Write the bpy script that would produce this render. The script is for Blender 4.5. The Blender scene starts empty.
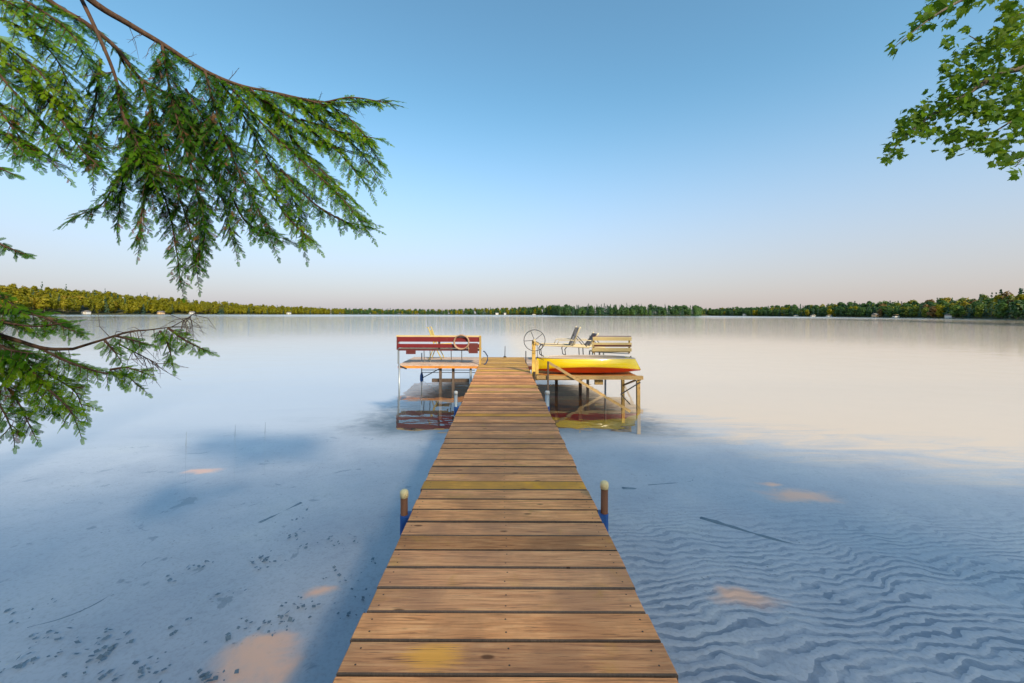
import bpy, math, random
import numpy as np
from mathutils import Vector, Matrix

random.seed(7)
RNG = np.random.default_rng(7)
SC = bpy.context.scene
COL = SC.collection
R = math.radians
F, CX, HY, H = 400.0, 502.5, 314.0, 1.735        # lens in pixels, vanishing point, eye above the water


def P(px, py, Y):
    """a point seen at photo pixel (px, py) standing Y metres out from the camera"""
    return Vector(((px - CX) / F * Y, Y, H - (py - HY) / F * Y))


# ------------------------------------------------------------------ helpers
class MB:
    def __init__(s):
        s.v, s.f, s.m, s.a = [], [], [], []

    def add(s, vs, fs, mi=0, a=0.0):
        o = len(s.v)
        s.v.extend([tuple(p) for p in vs])
        for f in fs:
            s.f.append(tuple(i + o for i in f))
            s.m.append(mi)
        s.a.extend([a] * len(vs))
        return s

    def box(s, lo, hi, mi=0, a=0.0, bev=0.0, jit=0.0):
        x0, y0, z0 = lo
        x1, y1, z1 = hi
        b = min(bev, (x1 - x0) * .3, (y1 - y0) * .3, (z1 - z0) * .3)
        if b <= 0:
            vs = [(x, y, z) for z in (z0, z1) for y in (y0, y1) for x in (x0, x1)]
            fs = [(0, 2, 3, 1), (4, 5, 7, 6), (0, 1, 5, 4), (2, 6, 7, 3), (0, 4, 6, 2), (1, 3, 7, 5)]
            return s.add(vs, fs, mi, a)
        # chamfered top edges
        vs = [(x0, y0, z0), (x1, y0, z0), (x1, y1, z0), (x0, y1, z0),
              (x0, y0, z1 - b), (x1, y0, z1 - b), (x1, y1, z1 - b), (x0, y1, z1 - b),
              (x0 + b, y0 + b, z1), (x1 - b, y0 + b, z1), (x1 - b, y1 - b, z1), (x0 + b, y1 - b, z1)]
        fs = [(3, 2, 1, 0), (8, 9, 10, 11)]
        for i in range(4):
            j = (i + 1) % 4
            fs += [(i, j, 4 + j, 4 + i), (4 + i, 4 + j, 8 + j, 8 + i)]
        return s.add(vs, fs, mi, a)

    def bar(s, p, q, w, h, mi=0, a=0.0, up=(0, 0, 1)):
        """rectangular bar from p to q, w across and h along up"""
        p, q = Vector(p), Vector(q)
        t = (q - p).normalized()
        u = Vector(up)
        sd = t.cross(u)
        if sd.length < 1e-4:
            sd = t.cross(Vector((0, 1, 0)))
        sd.normalize()
        n = sd.cross(t).normalized()
        vs = []
        for c in (p, q):
            for i, j in ((-1, -1), (1, -1), (1, 1), (-1, 1)):
                vs.append(c + sd * (i * w / 2) + n * (j * h / 2))
        return s.add(vs, [(0, 1, 2, 3), (7, 6, 5, 4), (0, 4, 5, 1), (1, 5, 6, 2), (2, 6, 7, 3), (3, 7, 4, 0)], mi, a)

    def tube(s, pts, r, n=8, mi=0, a=0.0, cap=True, closed=False):
        pts = [Vector(p) for p in pts]
        k = len(pts)
        rs = r if isinstance(r, (list, tuple)) else [r] * k
        vs, fs = [], []
        ref = Vector((0.123, 0.31, 0.94)).normalized()
        for i, p in enumerate(pts):
            if closed:
                t = pts[(i + 1) % k] - pts[i - 1]
            else:
                t = pts[min(i + 1, k - 1)] - pts[max(i - 1, 0)]
            t.normalize()
            x = t.cross(ref)
            if x.length < .05:
                x = t.cross(Vector((1, 0, 0)))
            x.normalize()
            y = t.cross(x)
            for j in range(n):
                g = 2 * math.pi * j / n
                vs.append(p + (x * math.cos(g) + y * math.sin(g)) * rs[i])
        for i in range(k if closed else k - 1):
            i2 = (i + 1) % k
            for j in range(n):
                j2 = (j + 1) % n
                fs.append((i * n + j, i * n + j2, i2 * n + j2, i2 * n + j))
        if cap and not closed:
            fs.append(tuple(range(n - 1, -1, -1)))
            fs.append(tuple((k - 1) * n + j for j in range(n)))
        return s.add(vs, fs, mi, a)

    def lathe(s, c, prof, n=16, mi=0, a=0.0):
        """profile of (radius, z) turned about the vertical through c"""
        c = Vector(c)
        vs, fs = [], []
        for r, z in prof:
            for j in range(n):
                g = 2 * math.pi * j / n
                vs.append(c + Vector((r * math.cos(g), r * math.sin(g), z)))
        k = len(prof)
        for i in range(k - 1):
            for j in range(n):
                j2 = (j + 1) % n
                fs.append((i * n + j, i * n + j2, (i + 1) * n + j2, (i + 1) * n + j))
        fs.append(tuple(range(n - 1, -1, -1)))
        fs.append(tuple((k - 1) * n + j for j in range(n)))
        return s.add(vs, fs, mi, a)

    def build(s, name, mats, parent=None, smooth=False, attr=None):
        return mesh_obj(name, s.v, s.f, mats, parent, smooth, s.m, s.a)


def mesh_obj(name, v, f, mats, parent=None, smooth=False, mi=None, a=None):
    me = bpy.data.meshes.new(name)
    me.from_pydata([tuple(p) for p in v], [], f)
    mats = mats if isinstance(mats, (list, tuple)) else [mats]
    for m in mats:
        me.materials.append(m)
    if mi is not None and len(mats) > 1:
        me.polygons.foreach_set('material_index', mi)
    if a is not None:
        at = me.attributes.new('rnd', 'FLOAT', 'POINT')
        at.data.foreach_set('value', a)
    if smooth:
        me.polygons.foreach_set('use_smooth', [True] * len(me.polygons))
    me.update()
    o = bpy.data.objects.new(name, me)
    COL.objects.link(o)
    if parent:
        o.parent = parent
        o.matrix_parent_inverse = Matrix.Translation(-parent.location)
    return o


def np_obj(name, V, k, mats, parent=None, mi=None, a=None):
    """V: (nfaces, k, 3) separate polygons"""
    V = np.asarray(V, dtype=np.float32)
    n = V.shape[0]
    me = bpy.data.meshes.new(name)
    me.vertices.add(n * k)
    me.vertices.foreach_set('co', V.reshape(-1))
    me.loops.add(n * k)
    me.loops.foreach_set('vertex_index', np.arange(n * k, dtype=np.int32))
    me.polygons.add(n)
    me.polygons.foreach_set('loop_start', np.arange(0, n * k, k, dtype=np.int32))
    me.polygons.foreach_set('loop_total', np.full(n, k, dtype=np.int32))
    mats = mats if isinstance(mats, (list, tuple)) else [mats]
    for m in mats:
        me.materials.append(m)
    if mi is not None:
        me.polygons.foreach_set('material_index', np.asarray(mi, dtype=np.int32))
    if a is not None:
        at = me.attributes.new('rnd', 'FLOAT', 'POINT')
        at.data.foreach_set('value', np.repeat(np.asarray(a, dtype=np.float32), k))
    me.update(calc_edges=True)
    o = bpy.data.objects.new(name, me)
    COL.objects.link(o)
    if parent:
        o.parent = parent
        o.matrix_parent_inverse = Matrix.Translation(-parent.location)
    return o


def tag(o, label=None, cat=None, group=None, kind=None):
    if label:
        o['label'] = label
    if cat:
        o['category'] = cat
    if group:
        o['group'] = group
    if kind:
        o['kind'] = kind
    return o


def empty(name, loc, label, cat, group=None):
    o = bpy.data.objects.new(name, None)
    o.empty_display_size = .1
    o.location = loc
    COL.objects.link(o)
    return tag(o, label, cat, group)


def dup(root, loc, rotz=0.0, label=None, scale=None):
    r = root.copy()
    COL.objects.link(r)
    r.location = loc
    r.rotation_euler = (0, 0, rotz)
    if scale:
        r.scale = scale
    if label:
        r['label'] = label
    for ch in list(root.children):
        c = ch.copy()
        COL.objects.link(c)
        c.parent = r
        for g in ch.children:
            d = g.copy()
            COL.objects.link(d)
            d.parent = c
    return r


# ------------------------------------------------------------------ materials
def new_mat(name):
    m = bpy.data.materials.new(name)
    m.use_nodes = True
    nt = m.node_tree
    for n in list(nt.nodes):
        nt.nodes.remove(n)
    return m, nt


class NT:
    def __init__(s, nt):
        s.nt = nt

    def n(s, t, **kw):
        nd = s.nt.nodes.new(t)
        for k, v in kw.items():
            setattr(nd, k, v)
        return nd

    def l(s, a, b):
        s.nt.links.new(a, b)

    def setin(s, nd, key, v):
        if hasattr(v, 'is_output'):
            s.l(v, nd.inputs[key])
        else:
            nd.inputs[key].default_value = v

    def mapping(s, vec, scale=(1, 1, 1), loc=(0, 0, 0), rot=(0, 0, 0)):
        m = s.n('ShaderNodeMapping')
        s.l(vec, m.inputs['Vector'])
        m.inputs['Scale'].default_value = scale
        m.inputs['Location'].default_value = loc
        m.inputs['Rotation'].default_value = rot
        return m.outputs[0]

    def noise(s, vec, scale, detail=4, rough=.55, dist=0.0):
        m = s.n('ShaderNodeTexNoise')
        s.l(vec, m.inputs['Vector'])
        m.inputs['Scale'].default_value = scale
        m.inputs['Detail'].default_value = detail
        m.inputs['Roughness'].default_value = rough
        m.inputs['Distortion'].default_value = dist
        return m.outputs[0]

    def ramp(s, fac, stops):
        m = s.n('ShaderNodeValToRGB')
        s.l(fac, m.inputs[0])
        e = m.color_ramp.elements
        while len(e) < len(stops):
            e.new(.5)
        for i, (p, c) in enumerate(stops):
            e[i].position = p
            e[i].color = (c[0], c[1], c[2], 1) if isinstance(c, (tuple, list)) else (c, c, c, 1)
        return m.outputs[0]

    def mix(s, fac, a, b, mode='MIX'):
        m = s.n('ShaderNodeMix', data_type='RGBA', blend_type=mode)
        s.setin(m, 0, fac)
        for key, v in ((6, a), (7, b)):
            if hasattr(v, 'is_output'):
                s.l(v, m.inputs[key])
            else:
                m.inputs[key].default_value = (v[0], v[1], v[2], 1)
        return m.outputs[2]

    def math(s, op, a, b=0.0, clamp=False):
        m = s.n('ShaderNodeMath', operation=op)
        m.use_clamp = clamp
        s.setin(m, 0, a)
        s.setin(m, 1, b)
        return m.outputs[0]

    def maprange(s, v, a, b, c=0.0, d=1.0, smooth=True):
        m = s.n('ShaderNodeMapRange')
        if smooth:
            m.interpolation_type = 'SMOOTHSTEP'
        s.l(v, m.inputs[0])
        for i, x in enumerate((a, b, c, d)):
            m.inputs[i + 1].default_value = x
        return m.outputs[0]

    def out(s, sh, vol=None):
        o = s.n('ShaderNodeOutputMaterial')
        if sh is not None:
            s.l(sh, o.inputs[0])
        if vol is not None:
            s.l(vol, o.inputs[1])

    def pbr(s, col, rough=.6, metal=0.0, bump=None, bstr=.2, bdist=.01, coat=0.0, spec=.5):
        b = s.n('ShaderNodeBsdfPrincipled')
        if hasattr(col, 'is_output'):
            s.l(col, b.inputs['Base Color'])
        else:
            b.inputs['Base Color'].default_value = (*col, 1)
        s.setin(b, 'Roughness', rough)
        b.inputs['Metallic'].default_value = metal
        b.inputs['Coat Weight'].default_value = coat
        b.inputs['Specular IOR Level'].default_value = spec
        if bump is not None:
            bp = s.n('ShaderNodeBump')
            bp.inputs['Strength'].default_value = bstr
            bp.inputs['Distance'].default_value = bdist
            s.l(bump, bp.inputs['Height'])
            s.l(bp.outputs[0], b.inputs['Normal'])
        return b.outputs[0]


def wood(name, dark, mid, light, along=0, yellow=None, moss=0.0, rough=.8, scale=1.0):
    """weathered board: grain along axis 0/1/2, varied per board through the rnd attribute"""
    m, nt = new_mat(name)
    g = NT(nt)
    tc = g.n('ShaderNodeTexCoord').outputs['Object']
    at = g.n('ShaderNodeAttribute', attribute_name='rnd').outputs['Fac']
    off = g.n('ShaderNodeCombineXYZ')
    for i, k in enumerate((37.0, 91.0, 53.0)):
        g.l(g.math('MULTIPLY', at, k), off.inputs[i])
    va = g.n('ShaderNodeVectorMath', operation='ADD')
    g.l(tc, va.inputs[0])
    g.l(off.outputs[0], va.inputs[1])
    v = va.outputs[0]
    st = [26, 26, 26]
    st[along] = 1.3
    grain = g.noise(g.mapping(v, [x * scale for x in st]), 3.0, 8, .68, .6)
    st2 = [60, 60, 60]
    st2[along] = 1.6
    fine = g.noise(g.mapping(v, [x * scale for x in st2]), 4.0, 4, .6, .2)
    blot = g.noise(g.mapping(v, (1, 1, 1)), 2.6, 5, .6)
    col = g.ramp(grain, [(.28, dark), (.47, mid), (.72, light)])
    col = g.mix(g.maprange(blot, .38, .64, 0, .6), col, [mid[0] * .5, mid[1] * .52, mid[2] * .6])
    # open checks along the grain
    chk = g.maprange(fine, .60, .70, 0, .8)
    col = g.mix(chk, col, [c * .3 for c in dark])
    # per-board tone
    ton = g.maprange(g.math('FRACT', g.math('MULTIPLY', at, 7.31)), 0, 1, .74, 1.22, False)
    tn = g.n('ShaderNodeVectorMath', operation='SCALE')
    g.l(col, tn.inputs[0])
    g.l(ton, tn.inputs['Scale'])
    col = tn.outputs[0]
    greyed = g.maprange(g.math('FRACT', g.math('MULTIPLY', at, 3.77)), .3, 1, 0, .18, False)
    col = g.mix(greyed, col, (.36, .28, .24))
    # knots
    vo = g.n('ShaderNodeTexVoronoi', feature='F1')
    kst = [11, 11, 11]
    kst[along] = 4.2
    g.l(g.mapping(v, kst), vo.inputs['Vector'])
    vo.inputs['Scale'].default_value = .75
    kn = g.maprange(vo.outputs['Distance'], .05, .11, .8, 0)
    col = g.mix(kn, col, [c * .45 for c in dark])
    if yellow is not None:
        mo = g.noise(v, 3.3, 6, .65, .8)
        f = g.math('MULTIPLY', g.maprange(mo, .55, .72, 0, 1), moss)
        col = g.mix(f, col, yellow)
    if moss == .38:  # near deck only: a spot of sunlight painted into the board colour
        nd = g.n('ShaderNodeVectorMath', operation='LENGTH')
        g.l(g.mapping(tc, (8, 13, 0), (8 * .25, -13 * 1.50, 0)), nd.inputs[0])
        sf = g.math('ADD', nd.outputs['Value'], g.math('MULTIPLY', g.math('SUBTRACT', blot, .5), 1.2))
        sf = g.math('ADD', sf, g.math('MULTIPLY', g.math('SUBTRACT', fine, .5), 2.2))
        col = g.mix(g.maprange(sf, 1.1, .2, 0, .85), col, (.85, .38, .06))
    hgt = g.math('ADD', g.math('MULTIPLY', grain, .7), g.math('MULTIPLY', chk, -.6))
    g.out(g.pbr(col, rough, bump=hgt, bstr=.55, bdist=.006, spec=.3))
    return m


def paint(name, col, worn, rough=.55, amount=.35, coat=0.0, metal=0.0, scale=9.0):
    m, nt = new_mat(name)
    g = NT(nt)
    tc = g.n('ShaderNodeTexCoord').outputs['Object']
    a = g.noise(tc, scale, 7, .65, .5)
    b = g.noise(tc, scale * .2, 3, .5)
    c = g.mix(g.maprange(b, .3, .7, 0, .3), col, [x * .7 for x in col])
    c = g.mix(g.maprange(a, .6, .74, 0, amount), c, worn)
    g.out(g.pbr(c, rough, metal, bump=a, bstr=.12, bdist=.004, coat=coat))
    return m


def leafmat(name, cols, trans=.35, tcol=None, rough=.5, objrand=False, spec=.25):
    m, nt = new_mat(name)
    g = NT(nt)
    at = g.n('ShaderNodeAttribute', attribute_name='rnd').outputs['Fac']
    n = len(cols)
    if objrand:
        oi = g.n('ShaderNodeObjectInfo').outputs['Random']
        at = g.math('FRACT', g.math('ADD', g.math('MULTIPLY', at, .45), oi))
    col = g.ramp(at, [(i / (n - 1), c) for i, c in enumerate(cols)])
    b = g.pbr(col, rough, spec=spec)
    if trans <= 0:
        g.out(b)
        return m
    tr = g.n('ShaderNodeBsdfTranslucent')
    if tcol is None:
        g.l(g.mix(1.0, col, (1.5, 1.5, .8), 'MULTIPLY'), tr.inputs[0])
    else:
        tr.inputs[0].default_value = (*tcol, 1)
    mx = g.n('ShaderNodeMixShader')
    mx.inputs[0].default_value = trans
    g.l(b, mx.inputs[1])
    g.l(tr.outputs[0], mx.inputs[2])
    g.out(mx.outputs[0])
    return m


M = {}
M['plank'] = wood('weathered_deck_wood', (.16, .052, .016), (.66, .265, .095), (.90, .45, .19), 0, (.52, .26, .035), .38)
M['plank_sunlit'] = wood('sunlit_deck_wood', (.28, .12, .02), (.58, .29, .05), (.72, .42, .09), 0, (.58, .34, .03), .8)  # boards toward the lake end, warm sunlight painted into their colour
M['plank_yellow'] = wood('yellow_deck_wood', (.42, .14, .006), (.78, .31, .008), (.82, .40, .02), 0, (.80, .36, .006), .6)
M['stringer'] = wood('stringer_wood', (.08, .04, .025), (.2, .11, .06), (.3, .18, .11), 1)
M['platform'] = wood('pale_platform_wood', (.28, .17, .12), (.50, .36, .28), (.62, .48, .40), 0, (.55, .32, .08), .5)
M['under'] = wood('bounce_lit_wood', (.42, .12, .008), (.74, .24, .012), (.80, .34, .03), 0)  # light thrown up off the water painted in as a strong orange
M['tanwood'] = wood('tan_frame_wood', (.26, .14, .04), (.46, .28, .09), (.58, .38, .15), 0)
M['darkpost'] = wood('dark_post_wood', (.025, .018, .014), (.06, .04, .03), (.11, .075, .05), 2)
M['red'] = paint('red_bench_paint', (.155, .006, .008), (.28, .12, .07), .5, .4)
M['maroon'] = paint('maroon_paint', (.10, .012, .010), (.16, .06, .04), .6, .3)
M['creamwood'] = paint('cream_bench_paint', (.56, .40, .17), (.34, .18, .07), .55, .5)
M['pine'] = wood('yellow_pine_wood', (.42, .22, .04), (.62, .38, .08), (.72, .5, .16), 2)
M['galv'] = paint('galvanised_pipe', (.34, .37, .40), (.22, .16, .11), .42, .5, metal=.6)
M['rust'] = paint('rusty_pipe', (.17, .068, .035), (.09, .035, .02), .75, .6, metal=.2, scale=16)
M['bluepaint'] = paint('blue_bracket_paint', (.015, .08, .30), (.05, .05, .07), .5, .5, scale=14)
M['captan'] = paint('tan_cap_plastic', (.70, .56, .30), (.36, .2, .06), .5, .4, scale=22)
M['capwhite'] = paint('white_cap_plastic', (.42, .43, .44), (.4, .38, .34), .5, .3)
M['steel'] = paint('dark_steel', (.06, .06, .065), (.13, .07, .04), .45, .4, metal=.5)
M['yellowhull'] = paint('yellow_canoe_gelcoat', (.80, .56, .008), (.55, .36, .03), .22, .25, coat=.6, scale=4)
M['redhull'] = paint('red_canoe_bottom', (.62, .045, .012), (.7, .16, .03), .3, .45, coat=.3, scale=4)
M['inside'] = paint('pale_canoe_inside', (.52, .43, .37), (.5, .4, .33), .5, .3)
M['tanmetal'] = paint('beige_chair_tube', (.62, .50, .30), (.4, .3, .17), .4, .3)
M['webbing'] = paint('plum_chair_mesh', (.085, .06, .075), (.18, .13, .13), .8, .5, scale=40)
M['yellowchair'] = paint('yellow_chair_paint', (.50, .36, .06), (.4, .25, .04), .45, .3)
M['coil'] = paint('tan_hose', (.36, .22, .14), (.3, .18, .11), .6, .4)
M['hose'] = paint('blue_black_hose', (.02, .04, .10), (.05, .06, .08), .4, .3)
M['nail'] = paint('rusty_nail', (.05, .03, .02), (.03, .02, .015), .7, .3)
M['bark'] = None


def bark(name, a, b):
    m, nt = new_mat(name)
    g = NT(nt)
    tc = g.n('ShaderNodeTexCoord').outputs['Object']
    n1 = g.noise(g.mapping(tc, (14, 14, 3)), 2.0, 7, .65, .4)
    n2 = g.noise(tc, 40, 4, .6)
    c = g.ramp(n1, [(.3, a), (.7, b)])
    g.out(g.pbr(c, .9, bump=g.math('ADD', n1, g.math('MULTIPLY', n2, .3)), bstr=.8, bdist=.02, spec=.2))
    return m


M['bark'] = bark('hemlock_bark', (.035, .02, .013), (.12, .07, .045))
M['bark2'] = bark('maple_bark', (.06, .05, .04), (.2, .17, .14))
M['hemlock'] = leafmat('hemlock_needles', [(.012, .045, .003), (.030, .10, .004), (.075, .19, .005), (.18, .29, .006)], .5, rough=.55, spec=.12)
M['hemlock_brown'] = leafmat('dry_hemlock_needles', [(.10, .045, .012), (.16, .08, .02)], .3)
M['maple'] = leafmat('maple_leaves', [(.03, .075, .008), (.055, .12, .010), (.085, .15, .012), (.12, .17, .012)], .5, rough=.55, spec=.1)


# ------------------------------------------------------------------ camera, sun, sky
SUN_EL, SUN_AZ = 33.0, 152.0                 # azimuth clockwise from +Y (straight out): behind the right shoulder
el, az = R(SUN_EL), R(SUN_AZ)
S = Vector((math.sin(az) * math.cos(el), math.cos(az) * math.cos(el), math.sin(el)))

cam = bpy.data.cameras.new('camera')
cam.sensor_width = 36.0
cam.lens = F / 1024 * 36
cam.shift_x = (512 - CX) / 1024
cam.shift_y = (HY - 341.5) / 1024
cam.clip_start, cam.clip_end = .05, 6000
co = bpy.data.objects.new('camera', cam)
co.location = (0, 0, H)
co.matrix_world = Matrix.Translation((0, 0, H)) @ Matrix.Rotation(R(90), 4, 'X') @ Matrix.Rotation(R(.2), 4, 'Z')
COL.objects.link(co)
SC.camera = co

sun = bpy.data.lights.new('sun', 'SUN')
sun.energy = 2.3
sun.angle = R(6)      # hazy sun, soft edged shadows
sun.color = (1.0, .82, .58)
so = bpy.data.objects.new('sun', sun)
so.rotation_euler = (-S).to_track_quat('-Z', 'Y').to_euler()
so.location = (20, -20, 30)
COL.objects.link(so)

w = bpy.data.worlds.new('World')
SC.world = w
w.use_nodes = True
g = NT(w.node_tree)
bg = w.node_tree.nodes['Background']
sky = g.n('ShaderNodeTexSky', sky_type='NISHITA')
sky.sun_disc = False
sky.sun_elevation = el
sky.sun_rotation = az
sky.air_density = 1.0
sky.dust_density = 1.2
sky.ozone_density = 2.0
sky.altitude = 0
# pale lavender summer haze low in the sky
gen = g.n('ShaderNodeTexCoord').outputs['Generated']
sp = g.n('ShaderNodeSeparateXYZ')
g.l(gen, sp.inputs[0])
hz = g.maprange(sp.outputs[2], -.02, .50, .88, 0)
hcol = g.mix(g.maprange(sp.outputs[0], -.8, .8), (1.33, 1.24, 1.46), (1.52, 1.27, 1.27))
skyc = g.mix(hz, sky.outputs[0], hcol)
skyc = g.mix(g.maprange(sp.outputs[2], 0, .5, 0, 1), skyc, g.mix(1.0, skyc, (.52, .73, .68), 'MULTIPLY'))
g.l(skyc, bg.inputs[0])
bg.inputs[1].default_value = .13
SC.view_settings.view_transform = 'Standard'
SC.view_settings.look = 'None'
SC.view_settings.exposure = 1.38
SC.view_settings.gamma = 1.0
SC.render.film_transparent = False
try:
    SC.cycles.max_bounces = 10
    SC.cycles.transparent_max_bounces = 16
    SC.cycles.use_denoising = True
    SC.cycles.caustics_reflective = True      # light thrown up off the water
    SC.cycles.blur_glossy = .3
    SC.cycles.caustics_refractive = False
    SC.cycles.sample_clamp_indirect = 6.0
except Exception:
    pass

# ------------------------------------------------------------------ setting: bed, water, bank
def bed_z(x, y):
    z = -.34 - .045 * max(y, 0) - .0016 * max(y, 0) ** 2
    return max(z, -3.0)


def bank_z(x, y):
    # rises behind the camera
    s = -y - 1.0 + .35 * math.sin(x * .7) + .2 * math.sin(x * 1.9 + 1)
    return s * .42


def onbed(px, py, lift=.0):
    d = Vector(((px - CX) / F, 1, -(py - HY) / F))
    t = 1.0
    p = None
    for _ in range(60):
        p = Vector((0, 0, H)) + d * t
        dz = p.z - (bed_z(p.x, p.y) + lift)
        t += dz / max(.12, -d.z)
        if abs(dz) < 1e-4:
            break
    return p


m, nt = new_mat('lake_bed_sand')
g = NT(nt)
geo = g.n('ShaderNodeNewGeometry').outputs['Position']
sep = g.n('ShaderNodeSeparateXYZ')
g.l(geo, sep.inputs[0])
big = g.noise(geo, .7, 5, .6, .4)
med = g.noise(geo, 3.2, 6, .62, .5)
fin = g.noise(geo, 40, 4, .6)
col = g.ramp(big, [(.3, (.40, .39, .44)), (.55, (.48, .46, .50)), (.75, (.55, .52, .53))])
vo = g.n('ShaderNodeTexVoronoi', feature='F1')
g.l(geo, vo.inputs['Vector'])
vo.inputs['Scale'].default_value = 26
vo.inputs['Randomness'].default_value = 1
peb = g.math('MULTIPLY', g.maprange(vo.outputs['Distance'], .30, .16), g.maprange(g.noise(geo, 2.1, 4, .6), .52, .66))
sepc = g.n('ShaderNodeSeparateColor')
g.l(vo.outputs['Color'], sepc.inputs[0])
col = g.mix(g.math('MULTIPLY', peb, g.maprange(sepc.outputs[0], .35, .6, 0, .85)), col, g.ramp(sepc.outputs[1], [(0, (.12, .12, .13)), (.6, (.28, .26, .24)), (1, (.6, .56, .5))]))
mot = g.noise(geo, 9, 5, .7, .3)
col = g.mix(g.maprange(mot, .48, .72, 0, .26), col, (.24, .25, .29))
# sand ripples to the right of the dock
dv = g.n('ShaderNodeVectorMath', operation='ADD')
nz = g.n('ShaderNodeTexNoise')
g.l(geo, nz.inputs['Vector'])
nz.inputs['Scale'].default_value = 1.5
nz.inputs['Detail'].default_value = 4
sc_ = g.n('ShaderNodeVectorMath', operation='SCALE')
g.l(nz.outputs['Color'], sc_.inputs[0])
sc_.inputs['Scale'].default_value = .6
g.l(geo, dv.inputs[0])
g.l(sc_.outputs[0], dv.inputs[1])
wv = g.n('ShaderNodeTexWave', wave_type='BANDS', bands_direction='Y', wave_profile='SIN')
g.l(g.mapping(dv.outputs[0], (1, 1, 1), rot=(0, 0, R(-6))), wv.inputs['Vector'])
wv.inputs['Scale'].default_value = 3.3
wv.inputs['Distortion'].default_value = 3.2
wv.inputs['Detail'].default_value = 3
wv.inputs['Detail Scale'].default_value = 1.4
rm = g.math('MULTIPLY', g.maprange(sep.outputs[0], .55, 1.3), g.maprange(sep.outputs[1], 5.5, 3.0))
trough = g.math('MULTIPLY', g.maprange(wv.outputs[0], .44, .27), rm)
col = g.mix(g.math('MULTIPLY', trough, g.maprange(med, .35, .6, .15, .7)), col, (.09, .13, .20))
# dark silt and leaf litter, mostly on the left
lit = g.maprange(med, .62, .68)
lm = g.maprange(sep.outputs[0], .2, -.6, .15, .6)
col = g.mix(g.math('MULTIPLY', lit, lm), col, (.20, .22, .25))
col = g.mix(g.maprange(fin, .45, .75, 0, .25), col, (.16, .14, .12))
# sunlit bed beyond the tree shade, painted paler; peach on the right
sx = g.math('ABSOLUTE', sep.outputs[0])
far = g.math('ADD', g.math('ADD', sep.outputs[1], g.math('MULTIPLY', sx, .75)), g.math('MULTIPLY', g.noise(g.mapping(geo, (.35, 1.3, 1)), 1.0, 6, .72, .9), 13.0))
sand = g.mix(g.maprange(sep.outputs[0], -1, 3), (.50, .48, .52), (.84, .57, .37))  # bed colour with the sunlight painted in
col = g.mix(g.maprange(far, 16.5, 22.0, 0, .92), col, sand)
# sun dapples painted into the bed colour as peach patches
SUN_PATCH = [(245, 668, .30, .20), (318, 595, .12, .06), (800, 494, .40, .22), (770, 483, .16, .09), (748, 602, .22, .13), (205, 471, .25, .12), (262, 650, .14, .1)]
for ppx, ppy, rx, ry in SUN_PATCH:
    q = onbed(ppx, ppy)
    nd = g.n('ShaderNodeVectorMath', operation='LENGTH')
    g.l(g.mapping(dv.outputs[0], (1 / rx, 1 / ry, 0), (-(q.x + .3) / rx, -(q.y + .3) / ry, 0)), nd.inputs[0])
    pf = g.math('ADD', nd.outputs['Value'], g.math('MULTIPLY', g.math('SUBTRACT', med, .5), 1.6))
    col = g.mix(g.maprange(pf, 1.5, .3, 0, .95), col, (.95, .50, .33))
# bed painted dark round the platforms so their reflections stand out
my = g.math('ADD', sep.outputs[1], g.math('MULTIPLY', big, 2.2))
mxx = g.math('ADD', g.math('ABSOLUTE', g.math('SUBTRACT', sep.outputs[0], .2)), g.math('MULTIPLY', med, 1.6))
dark_bed = g.math('MULTIPLY', g.maprange(my, 8.8, 10.6), g.math('MULTIPLY', g.maprange(mxx, 5.2, 3.4), g.maprange(sep.outputs[1], 34, 22)))
col = g.mix(g.math('MULTIPLY', dark_bed, .97), col, (.022, .024, .022))
hh = g.math('ADD', g.math('MULTIPLY', g.math('MULTIPLY', wv.outputs[0], rm), 1.0), g.math('MULTIPLY', fin, .08))
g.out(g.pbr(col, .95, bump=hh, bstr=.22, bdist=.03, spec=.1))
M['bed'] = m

ys = [-1.2, -.6, 0, .5, 1, 1.5, 2, 2.5, 3, 4, 5, 6, 7, 8, 10, 12, 15, 20, 30, 60, 120, 300, 700, 1600]
xs = [-1600, -700, -300, -120, -60, -30, -15, -10, -7, -5, -4, -3, -2, -1, 0, 1, 2, 3, 4, 5, 7, 10, 15, 30, 60, 120, 300, 700, 1600]
v = [(x, y, bed_z(x, y)) for y in ys for x in xs]
nx = len(xs)
f = [(j * nx + i, j * nx + i + 1, (j + 1) * nx + i + 1, (j + 1) * nx + i) for j in range(len(ys) - 1) for i in range(nx - 1)]
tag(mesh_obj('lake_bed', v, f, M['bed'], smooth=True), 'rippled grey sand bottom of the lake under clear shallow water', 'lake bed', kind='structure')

m, nt = new_mat('bank_earth')
g = NT(nt)
geo = g.n('ShaderNodeNewGeometry').outputs['Position']
a1 = g.noise(geo, 1.3, 6, .6)
a2 = g.noise(geo, 25, 5, .7)
c = g.mix(g.maprange(a1, .4, .6), (.07, .045, .025), (.06, .085, .02))
c = g.mix(g.maprange(a2, .45, .7, 0, .6), c, (.14, .09, .05))
g.out(g.pbr(c, .95, bump=a2, bstr=.8, bdist=.04, spec=.1))
M['earth'] = m
ys = [-60, -40, -25, -15, -10, -7, -5, -4, -3, -2.5, -2, -1.5, -1, -.5, 0, .4]
xs = [-60, -40, -25] + [x * 1.0 for x in range(-16, 17)] + [25, 40, 60]
v = [(x, y, min(bank_z(x, y), 6) - (0.03)) for y in ys for x in xs]
nx = len(xs)
f = [(j * nx + i, j * nx + i + 1, (j + 1) * nx + i + 1, (j + 1) * nx + i) for j in range(len(ys) - 1) for i in range(nx - 1)]
tag(mesh_obj('bank', v, f, M['earth'], smooth=True), 'earth bank of the lake at the shore end of the dock', 'bank', kind='structure')

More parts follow.
